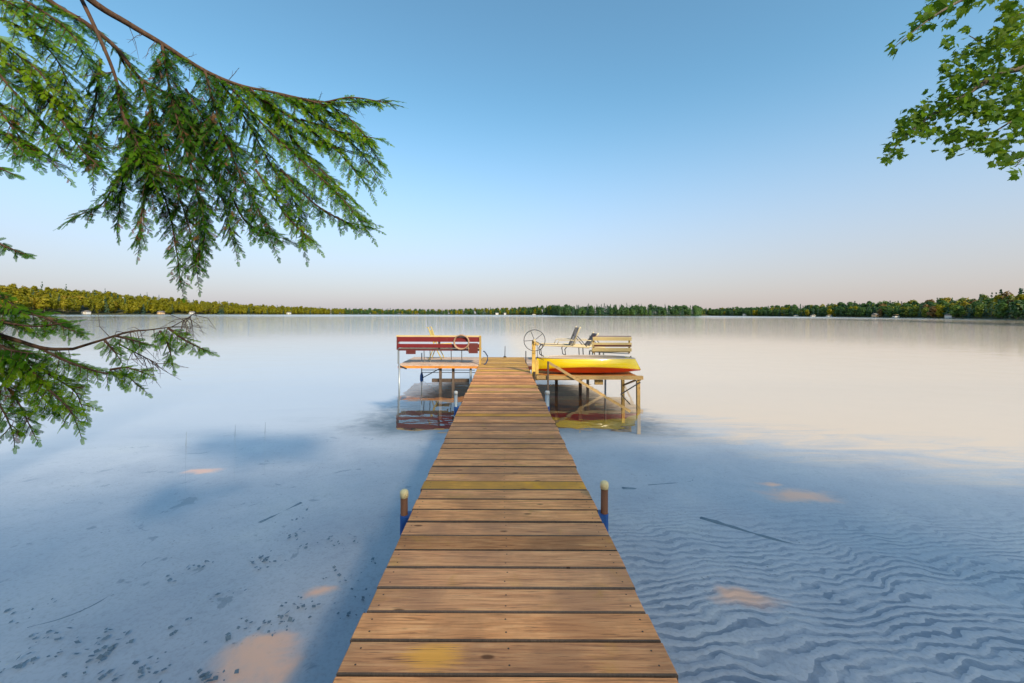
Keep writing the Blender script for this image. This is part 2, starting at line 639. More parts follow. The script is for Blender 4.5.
m, nt = new_mat('lake_water')
g = NT(nt)
geo = g.n('ShaderNodeNewGeometry').outputs['Position']
sep = g.n('ShaderNodeSeparateXYZ')
g.l(geo, sep.inputs[0])
dist = g.n('ShaderNodeVectorMath', operation='LENGTH')
g.l(geo, dist.inputs[0])
dist = dist.outputs['Value']
n1 = g.noise(g.mapping(geo, (.55, 1.0, 1)), 1.2, 3, .5, .3)       # slow swell
n2 = g.noise(g.mapping(geo, (.5, 1.3, 1)), 5.0, 3, .55, .2)      # small ripples, offshore
off = g.maprange(dist, 13, 60)
hgt = g.math('ADD', g.math('MULTIPLY', n1, .010), g.math('MULTIPLY', n2, g.math('MULTIPLY', off, .014)))
bp = g.n('ShaderNodeBump')
bp.inputs['Strength'].default_value = 1.0
bp.inputs['Distance'].default_value = 1.0
g.l(hgt, bp.inputs['Height'])
fr = g.n('ShaderNodeFresnel')
# the sheet has no thickness: seen from below it must not turn into a mirror at low angles
bf = g.n('ShaderNodeNewGeometry').outputs['Backfacing']
g.l(g.maprange(bf, 0, 1, 1.333, .75, False), fr.inputs['IOR'])
g.l(bp.outputs[0], fr.inputs['Normal'])
gl = g.n('ShaderNodeBsdfGlossy')
gl.inputs['Color'].default_value = (1, 1, 1, 1)
pat = g.noise(g.mapping(geo, (.012, .05, 1)), 1.0, 4, .6)
g.l(g.math('MULTIPLY', g.maprange(dist, 20, 420), g.maprange(pat, .35, .65, .10, .22)), gl.inputs['Roughness'])
g.l(bp.outputs[0], gl.inputs['Normal'])
tr = g.n('ShaderNodeBsdfTransparent')
tr.inputs[0].default_value = (.92, .965, .99, 1)
mx = g.n('ShaderNodeMixShader')
g.l(fr.outputs[0], mx.inputs[0])
g.l(tr.outputs[0], mx.inputs[1])
g.l(gl.outputs[0], mx.inputs[2])
g.out(mx.outputs[0])
M['water'] = m
tag(mesh_obj('water', [(-1600, -3, 0), (1600, -3, 0), (1600, 1600, 0), (-1600, 1600, 0)], [(0, 1, 2, 3)], M['water']),
    'calm clear lake water', 'water', kind='structure')

# ------------------------------------------------------------------ the dock
DX0, DX1, DZ = -.588, .624, .455
dock = empty('dock', (.018, 0, 0), 'long narrow dock of brown weathered planks running out over the lake', 'dock')
PITCH, GAP = .149, .0088
mb = MB()
y = 1.4215 - 20 * PITCH
i = -20
YEND = 11.9
while y + PITCH < YEND + .08:
    a = random.random()
    mi = 0
    if i == 10:
        mi = 2
    elif i in (24, ) :
        mi = 2
    elif y > 8.6 and random.random() < .6 or y > 9.9:
        mi = 1
    elif y > 6 and random.random() < .25:
        mi = 1
    j0, j1 = random.uniform(-.008, .008), random.uniform(-.008, .008)
    dz = random.uniform(-.003, .003)
    sl = random.uniform(-.0015, .0015)
    y0, y1 = y + GAP / 2, y + PITCH - GAP / 2
    b = .004
    z0, z1 = DZ - .036, DZ + dz
    n0 = len(mb.v)
    mb.box((DX0 + j0, y0 + random.uniform(-.0015, .0015), z0), (DX1 + j1, y1 + random.uniform(-.0015, .0015), z1), mi, a, b)
    for fi in (-8, -7, -4, -3):
        mb.m[fi] = 4
    # nail heads
    for nxp in (DX0 + .05, DX0 + .05 + .56, DX1 - .05):
        for ny in (.035, PITCH - .045):
            xx, yy = nxp + random.uniform(-.008, .008), y0 + ny + random.uniform(-.006, .006)
            r = .0042
            mb.add([(xx + r * math.cos(k * math.pi / 3), yy + r * math.sin(k * math.pi / 3), z1 + .0012) for k in range(6)], [tuple(range(6))], 3, a)
    y += PITCH
    i += 1
YEND = y
mb.build('deck', [M['plank'], M['plank_sunlit'], M['plank_yellow'], M['nail'], M['darkpost']], dock)
for x in (DX0 + .03, .0, DX1 - .07):
    MB().box((x, -1.5, DZ - .19), (x + .04, YEND - .02, DZ - .038), 0, .3).build('stringer', M['stringer'], dock)


def dock_post(x, Y, top, capm, pipem, r=.024):
    mb = MB()
    mb.tube([(x, Y, bed_z(x, Y) - .2), (x, Y, DZ + top - .03)], r, 14)
    p = mb.build('post', pipem, dock, True)
    cb = MB()
    cb.lathe((x, Y, DZ + top - .05), [(r + .004, 0), (r + .0045, .032), (r + .002, .042), (r * .7, .05), (r * .2, .053)], 14)
    cb.build('post_cap', capm, p, True)
    sg = 1 if x > 0 else -1
    sb = MB()
    sb.lathe((x, Y, DZ - .19), [(r + .003, 0), (r + .003, .13)], 14)
    sb.box((min(x, x - sg * .05), Y - .045, DZ - .17), (max(x, x - sg * .05), Y + .045, DZ - .06))
    sb.build('post_bracket', M['bluepaint'], p)


dock_post(-.652, 2.67, .105, M['captan'], M['rust'])
dock_post(.692, 2.70, .155, M['captan'], M['rust'])
dock_post(-.67, 5.78, .165, M['capwhite'], M['galv'])
dock_post(.648, 5.82, .165, M['capwhite'], M['galv'])
dock_post(.672, 5.82, .165, M['capwhite'], M['galv'], .014)
# thin rods at the lake end
rod = MB().tube([P(505, 357, 11.86), P(505.2, 346, 11.86)], [.014, .008], 8)
rod.lathe(P(505, 357, 11.86), [(.045, -.004), (.045, .01), (.02, .03)], 10)
tag(rod.build('mooring_rod', M['steel']), 'short thin dark rod standing in the middle of the dock end', 'rod')
mb = MB().tube([P(526, 364.5, 10.45), P(526, 351, 10.45)], .013, 8)
mb.tube([P(526, 364.5, 10.45), P(532, 364.8, 10.45)], .012, 8)
mb.tube([P(525.2, 363.5, 10.45), P(526.8, 363.5, 10.45)], .02, 8)
tag(mb.build('mooring_rod', M['steel']), 'thin dark upright rod with a foot bar on the right edge of the dock', 'rod')

# ------------------------------------------------------------------ left platform and what stands on it
def deck_planks(x0, x1, y0, y1, z, w=.14, gap=.008, along='x', t=.034, tilt=0):
    mb = MB()
    y = y0
    while y < y1 - .05:
        mb.box((x0 + random.uniform(-.006, .006), y + gap / 2, z - t), (x1 + random.uniform(-.006, .006), min(y + w, y1) - gap / 2, z + random.uniform(-.002, .002)), 0, random.random(), .003)
        y += w
    return mb


pl = empty('side_platform', (-1.6, 11, 0), 'pale wooden platform on pipe legs joined to the left of the dock end', 'platform')
deck_planks(-2.62, DX0 - .012, 10.04, 11.9, DZ).build('deck', M['platform'], pl)
fb = MB()
fb.box((-2.62, 10.03, DZ - .09), (DX0 - .02, 10.07, DZ - .037), 0, .2)
fb.box((-2.62, 11.86, DZ - .10), (DX0 - .02, 11.9, DZ - .037), 0, .4)
for x in (-2.6, -1.6, -.68):
    fb.box((x, 10.073, DZ - .10), (x + .04, 11.857, DZ - .038), 0, random.random())
for yy in np.arange(10.2, 11.8, .14):
    fb.box((-2.555, yy, DZ - .075), (-.70, yy + .128, DZ - .042), 0, random.random())
fb.build('frame', M['under'], pl)
for x, yy, top, mat, r in ((-2.58, 10.01, DZ + .02, 'galv', .022), (-2.14, 10.62, DZ + .24, 'galv', .014), (-.80, 10.12, DZ - .09, 'galv', .028)):
    MB().tube([(x, yy, bed_z(x, yy) - .1), (x, yy, top)], r, 10).build('leg', M[mat], pl, True)
for x, yy in ((-1.57, 10.16), (-1.25, 10.2)):
    MB().box((x - .032, yy - .03, bed_z(x, yy) - .1), (x + .032, yy + .03, DZ - .09), 0, .5).build('leg', M['darkpost'], pl)
MB().lathe((-2.14, 10.62, -.06), [(.03, 0), (.045, .03), (.045, .15), (.018, .24)], 12).build('leg_sleeve', M['bluepaint'], pl, True)
mb = MB().tube([(-2.14, 10.62, .02), (-1.6, 10.3, .33)], .011, 6)
mb.build('brace', M['steel'], pl)
MB().tube([(-2.14, 10.63, .24), (-.72, 10.63, .24)], .009, 6).tube([(-2.14, 10.63, .175), (-.72, 10.63, .175)], .009, 6).build('rail', M['galv'], pl)
MB().box((-1.80, 10.22, -.01), (-.85, 10.30, .07), 0, .4).build('crossbeam', M['darkpost'], pl)
MB().bar((-2.57, 10.04, DZ - .04), (-2.40, 10.04, DZ - .10), .03, .04, 0, .5).build('brace', M['steel'], pl)

# red bench, its back to the shore
BY = 10.13
bn = empty('bench', (-1.6, BY + .2, DZ), 'red slatted bench with its back to the shore on the left platform', 'bench')
x0, x1 = -2.68, -.53


def zz(py, Y):
    return H - (py - HY) / F * Y


for pa, pb in ((337.2, 342.0), (344.2, 347.9)):
    mb = MB()
    mb.box((x0 + .02, BY - .018, zz(pb, BY)), (x1 - .03, BY + .012, zz(pa, BY)), 0, .2)
    mb.build('backrest', M['red'], bn)
mb = MB()
mb.box((x0, BY - .03, zz(337.0, BY)), (x1 - .02, BY + .03, zz(335.6, BY)), 0, .4, .004)
mb.build('top_rail', M['creamwood'], bn)
seat = MB()
for k in range(3):
    seat.box((x0 + .03, BY + .04 + k * .13, zz(350.3, BY)), (x1 - .01, BY + .155 + k * .13, zz(349.2, BY)), 0, random.random(), .003)
seat.build('seat', M['creamwood'], bn)
MB().box((x0 + .04, BY + .015, zz(351.0, BY)), (x1 - .02, BY + .037, zz(349.4, BY))).build('seat_frame', M['maroon'], bn)
MB().box((x0 + .02, BY + .015, DZ), (x0 + .06, BY + .05, zz(337, BY)), 0, .1).build('upright', M['galv'], bn)
MB().box((x0 + .005, BY - .022, zz(350, BY)), (x0 + .035, BY + .012, zz(336, BY)), 0, .3).build('upright', M['maroon'], bn)
MB().box((x1 - .055, BY - .045, DZ), (x1 - .005, BY + .0, zz(335.8, BY)), 0, .7).build('upright', M['pine'], bn)
MB().box((-1.63, BY + .014, zz(351, BY)), (-1.58, BY + .045, zz(336.6, BY)), 0, .7).build('upright', M['darkpost'], bn)
for px in (424.5, 430.5, 451.5, 462):
    X = (px - CX) / F * (BY + .42)
    MB().tube([(X, BY + .42, DZ), (X, BY + .36, zz(350.5, BY))], .012, 6).build('leg', M['galv'], bn)
for pa, pb, ya, yb in ((406.5, 416, 350.6, 354.3), (469, 478, 343.2, 353.3)):
    xa, xb = (pa - CX) / F * BY, (pb - CX) / F * BY
    MB().box((xa, BY - .04, zz(yb, BY)), (xb, BY - .02, zz(ya, BY))).build('bracket', M['maroon'], bn)
# coil hung on the backrest
c = P(461.5, 342.3, BY - .05)
mb = MB()
for k in range(4):
    rr = .175 + .012 * (k % 2) + random.uniform(-.006, .006)
    yy = BY - .043 - .016 * k
    pts = [(c.x + rr * math.cos(t) * 1.03, yy + .006 * math.sin(3 * t), c.z + rr * math.sin(t) * .97 + .004 * math.sin(2 * t + k)) for t in np.linspace(0, 2 * math.pi, 30, endpoint=False)]
    mb.tube(pts, .0115, 6, closed=True)
mb.tube([(c.x - .03, BY - .09, c.z + .2), (c.x, BY - .1, c.z + .17), (c.x + .03, BY - .09, c.z + .2)], .012, 6)
mb.tube([(c.x + .15, BY - .06, c.z - .08), (c.x + .19, BY - .06, c.z - .16), (c.x + .17, BY - .06, c.z - .24)], .011, 6)
tag(mb.build('hose_coil', M['coil'], smooth=True), 'round tan coil hanging on the back of the red bench', 'coil')
# blue hose at the bench end
mb = MB().tube([P(483.5, 351, 10.2), P(485.5, 352.5, 10.2), P(487.6, 356, 10.2), P(487.8, 360, 10.2), P(486, 363.5, 10.1), P(484, 365, 10.05)], .016, 8)
tag(mb.build('hose', M['hose'], smooth=True), 'short dark blue hose curving beside the end post of the red bench', 'hose')

# yellow folding chair beyond the red bench, seen from its side
ch = empty('folding_chair', (-1.75, 11.2, DZ), 'yellow folding chair behind the red bench, leaning back to the left', 'chair')
Y0 = 11.1
for dy in (0, .46):
    Yk = Y0 + dy
    top, hip = P(428.3, 327.8, Y0), P(434.5, 345.5, Y0)
    t_, h_ = Vector((top.x, Yk, top.z)), Vector((hip.x, Yk, hip.z))
    MB().tube([t_ + Vector((-.05, 0, .0)), t_, h_, h_ + Vector((.18, 0, -.34)), (h_.x + .2, Yk, DZ)], .014, 8).build('side_frame', M['yellowchair'], ch, True)
    MB().tube([h_ + Vector((.42, 0, .02)), h_, h_ + Vector((-.14, 0, -.38)), (h_.x - .16, Yk, DZ)], .014, 8).build('leg', M['yellowchair'], ch, True)
    MB().bar(h_ + Vector((-.08, 0, .2)), h_ + Vector((.34, 0, .2)), .04, .02).build('armrest', M['yellowchair'], ch)
a_, b_ = P(429.5, 330.5, Y0), P(434, 343.5, Y0)
MB().add([(a_.x, Y0, a_.z), (b_.x, Y0, b_.z), (b_.x, Y0 + .46, b_.z), (a_.x, Y0 + .46, a_.z),
          (a_.x - .012, Y0, a_.z - .006), (b_.x - .012, Y0, b_.z - .006), (b_.x - .012, Y0 + .46, b_.z - .006), (a_.x - .012, Y0 + .46, a_.z - .006)],
         [(0, 1, 2, 3), (7, 6, 5, 4), (0, 4, 5, 1), (1, 5, 6, 2), (2, 6, 7, 3), (3, 7, 4, 0)]).build('backrest', M['yellowchair'], ch)
MB().box((b_.x, Y0, b_.z - .06), (b_.x + .42, Y0 + .46, b_.z - .045)).build('seat', M['yellowchair'], ch)

# ------------------------------------------------------------------ right platform
pr = empty('side_platform', (1.6, 11, 0), 'dark brown platform on posts joined to the right of the dock end behind the canoe', 'platform')
deck_planks(DX1 + .012, 2.61, 10.08, 11.9, DZ).build('deck', M['platform'], pr)
fb = MB()
fb.box((DX1 + .02, 10.06, DZ - .12), (2.6, 10.10, DZ - .037), 0, .2)
fb.box((DX1 + .02, 11.86, DZ - .12), (2.6, 11.9, DZ - .037), 0, .4)
for x in (.68, 1.6, 2.55):
    fb.box((x, 10.103, DZ - .12), (x + .04, 11.857, DZ - .038), 0, random.random())
for yy in np.arange(10.2, 11.8, .14):
    fb.box((.73, yy, DZ - .085), (2.54, yy + .11, DZ - .042), 0, random.random())
fb.build('frame', M['maroon'], pr)
MB().tube([(2.585, 10.03, bed_z(0, 10) - .1), (2.585, 10.03, DZ - .01)], .024, 10).build('leg', M['galv'], pr, True)
for x, yy in ((.78, 10.2), (1.38, 10.2), (2.0, 10.25), (.78, 11.7), (2.5, 11.7)):
    MB().box((x - .035, yy - .035, bed_z(x, yy) - .1), (x + .035, yy + .035, DZ - .125), 0, .5).build('leg', M['darkpost'], pr)
MB().box((.75, 10.16, .22), (2.05, 10.19, .265), 0, .2).build('crossbeam', M['darkpost'], pr)
MB().box((.75, 10.16, .06), (2.05, 10.19, .11), 0, .2).build('crossbeam', M['under'], pr)

# cream bench on the right platform
cb = empty('bench', (2.75, BY + .2, DZ), 'cream slatted bench with its back to the shore behind the yellow canoe', 'bench')
xa, xb = (592 - CX) / F * BY, (631.5 - CX) / F * BY
for k, (pa, pb) in enumerate(((336.6, 340.2), (342.3, 346.4), (347.6, 351.0))):
    mb = MB()
    mb.box((xa + (0 if k else .02), BY - .02, zz(pb, BY)), (xb, BY + .015, zz(pa, BY)), 0, .2, .006)
    mb.build('backrest', M['creamwood'], cb)
MB().box((xa + .05, BY - .032, zz(345.9, BY)), (xb - .01, BY - .021, zz(344.5, BY))).build('dark_batten', M['maroon'], cb)
MB().box((xa + .02, BY + .016, zz(336.2, BY)), (xb, BY + .05, zz(335.6, BY))).build('top_rail', M['maroon'], cb)
st = MB()
for k in range(3):
    st.box((xa + .03, BY + .05 + k * .13, zz(352.2, BY)), (xb - .02, BY + .165 + k * .13, zz(351.2, BY)), 0, random.random(), .003)
st.build('seat', M['creamwood'], cb)
MB().tube([(xa + .1, BY + .03, zz(351.8, BY)), (xa + .5, BY + .03, zz(352.6, BY)), (xb - .05, BY + .03, zz(353.4, BY))], .012, 6).build('seat_frame', M['galv'], cb)
for X, yy in ((xa + .03, BY + .025), (xb - .06, BY + .025)):
    MB().box((X, yy - .009, zz(353, BY)), (X + .035, yy + .03, zz(336.6, BY)), 0, .6).build('upright', M['tanwood'], cb)
for X, yy in ((xa + .03, BY + .05), (2.575, BY + .05), (xa + .03, BY + .4), (2.56, BY + .4)):
    MB().tube([(X, yy, DZ), (X, yy, zz(352, BY))], .018, 8).build('leg', M['galv'], cb)


# lounge chairs facing left, seen from their side
def lounge(Y0, px0, px1, pxt, lab, ty=327.5):
    def q(px, py, dy=0):
        p = P(px, py, Y0)
        return Vector((p.x, Y0 + dy, p.z))
    lc = empty('lounge_chair', (q((px0 + px1) / 2, 345).x, Y0 + .3, DZ), lab, 'chair', 'lounge chairs on the right platform')
    hip = q(px1, 346.2)
    top = q(pxt, ty)
    tail = q(px0, 345)
    for dy in (0, .58):
        d = Vector((0, dy, 0))
        MB().tube([tail + d + Vector((.0, 0, -.03)), tail + d + Vector((.05, 0, 0)), hip + d, hip + d + Vector((.45, 0, -.03))], .022, 8).build('side_rail', M['tanmetal'], lc, True)
        MB().tube([hip + d, top + d + Vector((0, 0, -.02)), top + d + Vector((.03, 0, .02))], .018, 8).build('back_frame', M['tanmetal'], lc, True)
        MB().tube([tail + d + Vector((.04, 0, -.02)), tail + d + Vector((-.03, 0, -.12)), tail + d + Vector((-.0, 0, -.3)), (tail.x + .18, Y0 + dy, DZ + .02), (tail.x + .5, Y0 + dy, DZ + .015)], .014, 8).build('leg', M['steel'], lc, True)
        MB().tube([hip + d + Vector((.28, 0, 0)), (hip.x + .3, Y0 + dy, DZ)], .014, 8).build('leg', M['steel'], lc, True)
        MB().tube([hip + d + Vector((.40, 0, -.02)), hip + d + Vector((.13, 0, .28))], .010, 6).build('back_strut', M['steel'], lc, True)
        MB().tube([hip + d + Vector((-.42, 0, .02)), hip + d + Vector((-.36, 0, .16)), hip + d + Vector((-.02, 0, .17)), hip + d + Vector((.07, 0, .16))], .012, 6).build('armrest', M['tanmetal'], lc, True)
    sl = MB()
    n = 26
    for k in range(n):
        t0, t1 = k / n, (k + .8) / n
        a, b = tail.lerp(hip, t0), tail.lerp(hip, t1)
        sl.box((a.x, Y0 + .02, a.z - .008), (b.x, Y0 + .56, a.z + .002), 0, random.random())
    sl.build('seat', M['webbing'], lc)
    bk = MB()
    for k in range(16):
        a, b = hip.lerp(top, k / 16 + .01), hip.lerp(top, (k + .85) / 16)
        bk.bar((a + b) / 2 + Vector((0, .02, 0)), (a + b) / 2 + Vector((0, .56, 0)), .018, (b - a).length, 0, random.random(), up=(b - a))
    bk.build('backrest', M['webbing'], lc)


lounge(10.75, 542, 572.5, 579.5, 'beige framed lounge chair nearest the winch wheel, plum back raised')
lounge(11.25, 566, 589, 597.5, 'beige framed lounge chair partly hidden behind the cream bench, back raised', 333.5)

# ------------------------------------------------------------------ canoe rack and winch
RY0, RY1 = 8.62, 9.95
rk = empty('canoe_rack', (1.9, 9.2, 0), 'tan timber canoe rack with diagonal braces and a large winch wheel beside the dock', 'rack')
RZ = .41
deck_planks(.80, 2.98, RY0 + .09, RY1 - .09, RZ - .022, .17, .03, t=.03).build('deck', M['under'], rk)
for yy in (RY0, RY1 - .08):
    MB().box((.74, yy, RZ - .082), (3.04, yy + .08, RZ - .003), 0, random.random(), .004).build('beam', M['tanwood'], rk)
for X in (.74, 2.96):
    MB().box((X, RY0 + .084, RZ - .115), (X + .06, RY1 - .084, RZ - .055), 0, random.random()).build('beam', M['tanwood'], rk)
legm = wood('tan_leg_wood', (.26, .14, .04), (.46, .28, .09), (.58, .38, .15), 2)
for X, yy in ((2.94, RY0 - .0), (2.98, RY1 - .09)):
    MB().bar((X, yy + .04, RZ - .106), (X + .015, yy + .04, bed_z(X, yy) - .1), .07, .07, 0, .3).build('leg', legm, rk)
# dark post by the dock in front of the canoe, and the winch post
MB().box((.965, RY0 - .05, bed_z(.9, 8.6) - .1), (1.0, RY0 - .008, .72), 0, .4).build('post', M['darkpost'], rk)
MB().box((.60 + .07, RY0 - .05, bed_z(.7, 8.6) - .1), (.70 + .01, RY0 - .01, .50), 0, .1).build('post', M['darkpost'], rk)
MB().box((.64, RY0 - .002, .30), (.715, RY0 + .05, 1.17), 0, .8).build('post', M['pine'], rk)
MB().box((.72, RY0 - .004, .44), (.78, RY0 + .045, .74), 0, .35).build('post', M['pine'], rk)
MB().bar((.99, RY0 - .028, .70), (2.75, RY0 - .028, -.35), .03, .055, 0, .5).build('brace', M['tanwood'], rk)
MB().bar((2.97, RY0 - .02, RZ - .13), (2.55, RY0 - .02, .02), .02, .022, 0, .5).build('brace', M['steel'], rk)
MB().bar((2.55, RY0 - .02, .02), (2.75, RY0 - .02, -.2), .02, .022, 0, .5).build('brace', M['steel'], rk)
MB().bar((3.0, RY1 - .1, .0), (2.90, RY0 + .1, .30), .03, .035, 0, .5).build('brace', M['tanwood'], rk)
# short tan strut block under the beam
MB().box((2.02, RY0 + .1, .2), (2.2, RY0 + .16, RZ - .11), 0, .3).build('spacer', M['tanwood'], rk)
wc = Vector((.685, RY0 - .09, 1.175))
wh = MB()
wh.tube([wc + Vector((.225 * math.cos(t), 0, .225 * math.sin(t))) for t in np.linspace(0, 2 * math.pi, 40, endpoint=False)], .0075, 6, closed=True)
wheel = wh.build('winch_wheel', M['steel'], rk, True)
for k in range(5):
    t = R(40 + 72 * k)
    MB().tube([wc, wc + Vector((.222 * math.cos(t), 0, .222 * math.sin(t)))], .006, 6).build('spoke', M['steel'], wheel)
MB().tube([wc + Vector((0, -.03, 0)), wc + Vector((0, .1, 0))], .028, 10).build('hub', M['tanmetal'], wheel)
MB().box((.72, RY0 - .02, 1.06), (.79, RY0 + .05, 1.13)).build('winch_drum', M['creamwood'], rk)
MB().tube([(.75, RY0 + .01, 1.06), (.76, RY0 + .012, .8), (.9, RY0 + .014, .74)], .006, 6).build('cable', M['steel'], rk)

# ------------------------------------------------------------------ canoe
cn = empty('canoe', (1.88, 9.12, RZ), 'yellow canoe with a red bottom lying on the timber rack', 'canoe')
L0, L1, YC = .78, 3.14, 9.08
NS, NR = 40, 15


def canoe_ring(t, inset=0.0):
    """near gunwale, down the yellow side to the chine, round the red bottom and up the far side"""
    u = 2 * t - 1
    x = L0 + (L1 - L0) * t
    hw = max(.004, .37 * (1 - abs(u) ** 2.3) ** .85 + .012 - inset)
    top = RZ + .355 - .012 * u * u - (.02 * u ** 6 if u > 0 else 0)
    zc = RZ + .175 - .095 * u * u + inset * .3
    bot = RZ + .004 + .05 * abs(u) ** 3 + inset
    half = [(.90, top), (.94, top * .8 + zc * .2), (.985, top * .4 + zc * .6), (1.0, zc), (.90, zc - .018), (.74, bot * .72 + zc * .28), (.45, bot + .012)]
    ring = [(-a, z) for a, z in half] + [(0, bot)] + [(a, z) for a, z in half[::-1]]
    e = max(0.0, u) ** 5
    out = []
    for a, z in ring:
        k = (z - zc) / (top - zc)
        dx = -.13 * e * k if k > 0 else .16 * e * k * (1 if u > 0 else 0) - .1 * max(0, -u) ** 5 * k
        out.append(Vector((x + dx, YC + a * hw, z)))
    return out


mb = MB()
rings = [canoe_ring(s / NS) for s in range(NS + 1)]
vs = [p for r_ in rings for p in r_]
for p_ in range(2):
    pass
fy, fr_ = [], []
for s in range(NS):
    for k in range(NR - 1):
        q = (s * NR + k, s * NR + k + 1, (s + 1) * NR + k + 1, (s + 1) * NR + k)
        zc = sum(vs[i].z for i in q) / 4
        u = 2 * (s + .5) / NS - 1
        (fr_ if 3 <= k <= NR - 5 else fy).append(q)
fy.append(tuple(range(NR)))
fy.append(tuple(NS * NR + k for k in range(NR - 1, -1, -1)))
hull = mesh_obj('hull', vs, fy + fr_, [M['yellowhull'], M['redhull']], cn, True, [0] * len(fy) + [1] * len(fr_))
ins = [canoe_ring(s / NS, .014) for s in range(1, NS)]
vi = [p for r_ in ins for p in r_]
fi = [(s * NR + k, (s + 1) * NR + k, (s + 1) * NR + k + 1, s * NR + k + 1) for s in range(NS - 2) for k in range(NR - 1)]
mesh_obj('inside', vi, fi, M['inside'], cn, True)
gw = MB()
gw.tube([r_[0] + Vector((0, 0, .004)) for r_ in rings], .014, 6)
gw.build('gunwale', M['inside'], cn, True)
gw = MB()
gw.tube([r_[-1] + Vector((0, 0, .004)) for r_ in rings], .014, 6)
gw.build('gunwale', M['inside'], cn, True)
for t, wd in ((.28, .2), (.5, .05), (.74, .2)):
    r_ = canoe_ring(t)
    MB().box((r_[0].x - wd / 2, r_[0].y + .015, r_[0].z - .075), (r_[0].x + wd / 2, r_[-1].y - .015, r_[0].z - .045), 0, .2, .004).build('seat' if wd > .1 else 'thwart', M['tanwood'], cn)

for t in (.045, .955):
    r_ = canoe_ring(t)
    ctr = Vector((r_[0].x, YC, r_[0].z + .012))
    d = .16 if t < .5 else -.16
    wd = abs(r_[0].y - YC)
    r2 = canoe_ring(t + d / (L1 - L0))
    w2 = abs(r2[0].y - YC)
    MB().add([(r_[0].x, YC - wd, ctr.z), (r_[0].x, YC + wd, ctr.z), (r2[0].x, YC + w2, ctr.z), (r2[0].x, YC - w2, ctr.z), (r_[0].x, YC - wd, ctr.z - .02), (r_[0].x, YC + wd, ctr.z - .02), (r2[0].x, YC + w2, ctr.z - .02), (r2[0].x, YC - w2, ctr.z - .02)],
             [(0, 1, 2, 3), (7, 6, 5, 4), (0, 4, 5, 1), (1, 5, 6, 2), (2, 6, 7, 3), (3, 7, 4, 0)]).build('end_plate', M['yellowhull'], cn)
    MB().tube([ctr + Vector((d * .3, -.05, 0)), ctr + Vector((d * .2, 0, .035)), ctr + Vector((d * .3, .05, 0))], .008, 6).build('carry_handle', M['steel'], cn)
# ------------------------------------------------------------------ trees overhead
def unit(a):
    return a / (np.linalg.norm(a, axis=-1, keepdims=True) + 1e-9)


# one flat hemlock twiglet: needles in two ranks along a thread of stem (x along, y across)
def twiglet_template(n=10):
    q = []
    for i in range(n):
        x = .06 + .9 * i / (n - 1)
        ln = .26 * (1 - .45 * (x - .3) ** 2) * (1 if i < n - 1 else .8)
        for sgn in (-1, 1):
            b0, b1 = x - .033, x + .033
            q.append([(b0, 0, 0), (b1, 0, 0), (b1 + .10, sgn * ln, -.02), (b0 + .085, sgn * ln, -.02)])
    q.append([(0, -.012, 0), (0, .012, 0), (1, .006, 0), (1, -.006, 0)])
    q.append([(.93, -.03, 0), (.93, .03, 0), (1.16, .02, -.02), (1.16, -.02, -.02)])
    return np.array(q, dtype=np.float64)


TW = twiglet_template()


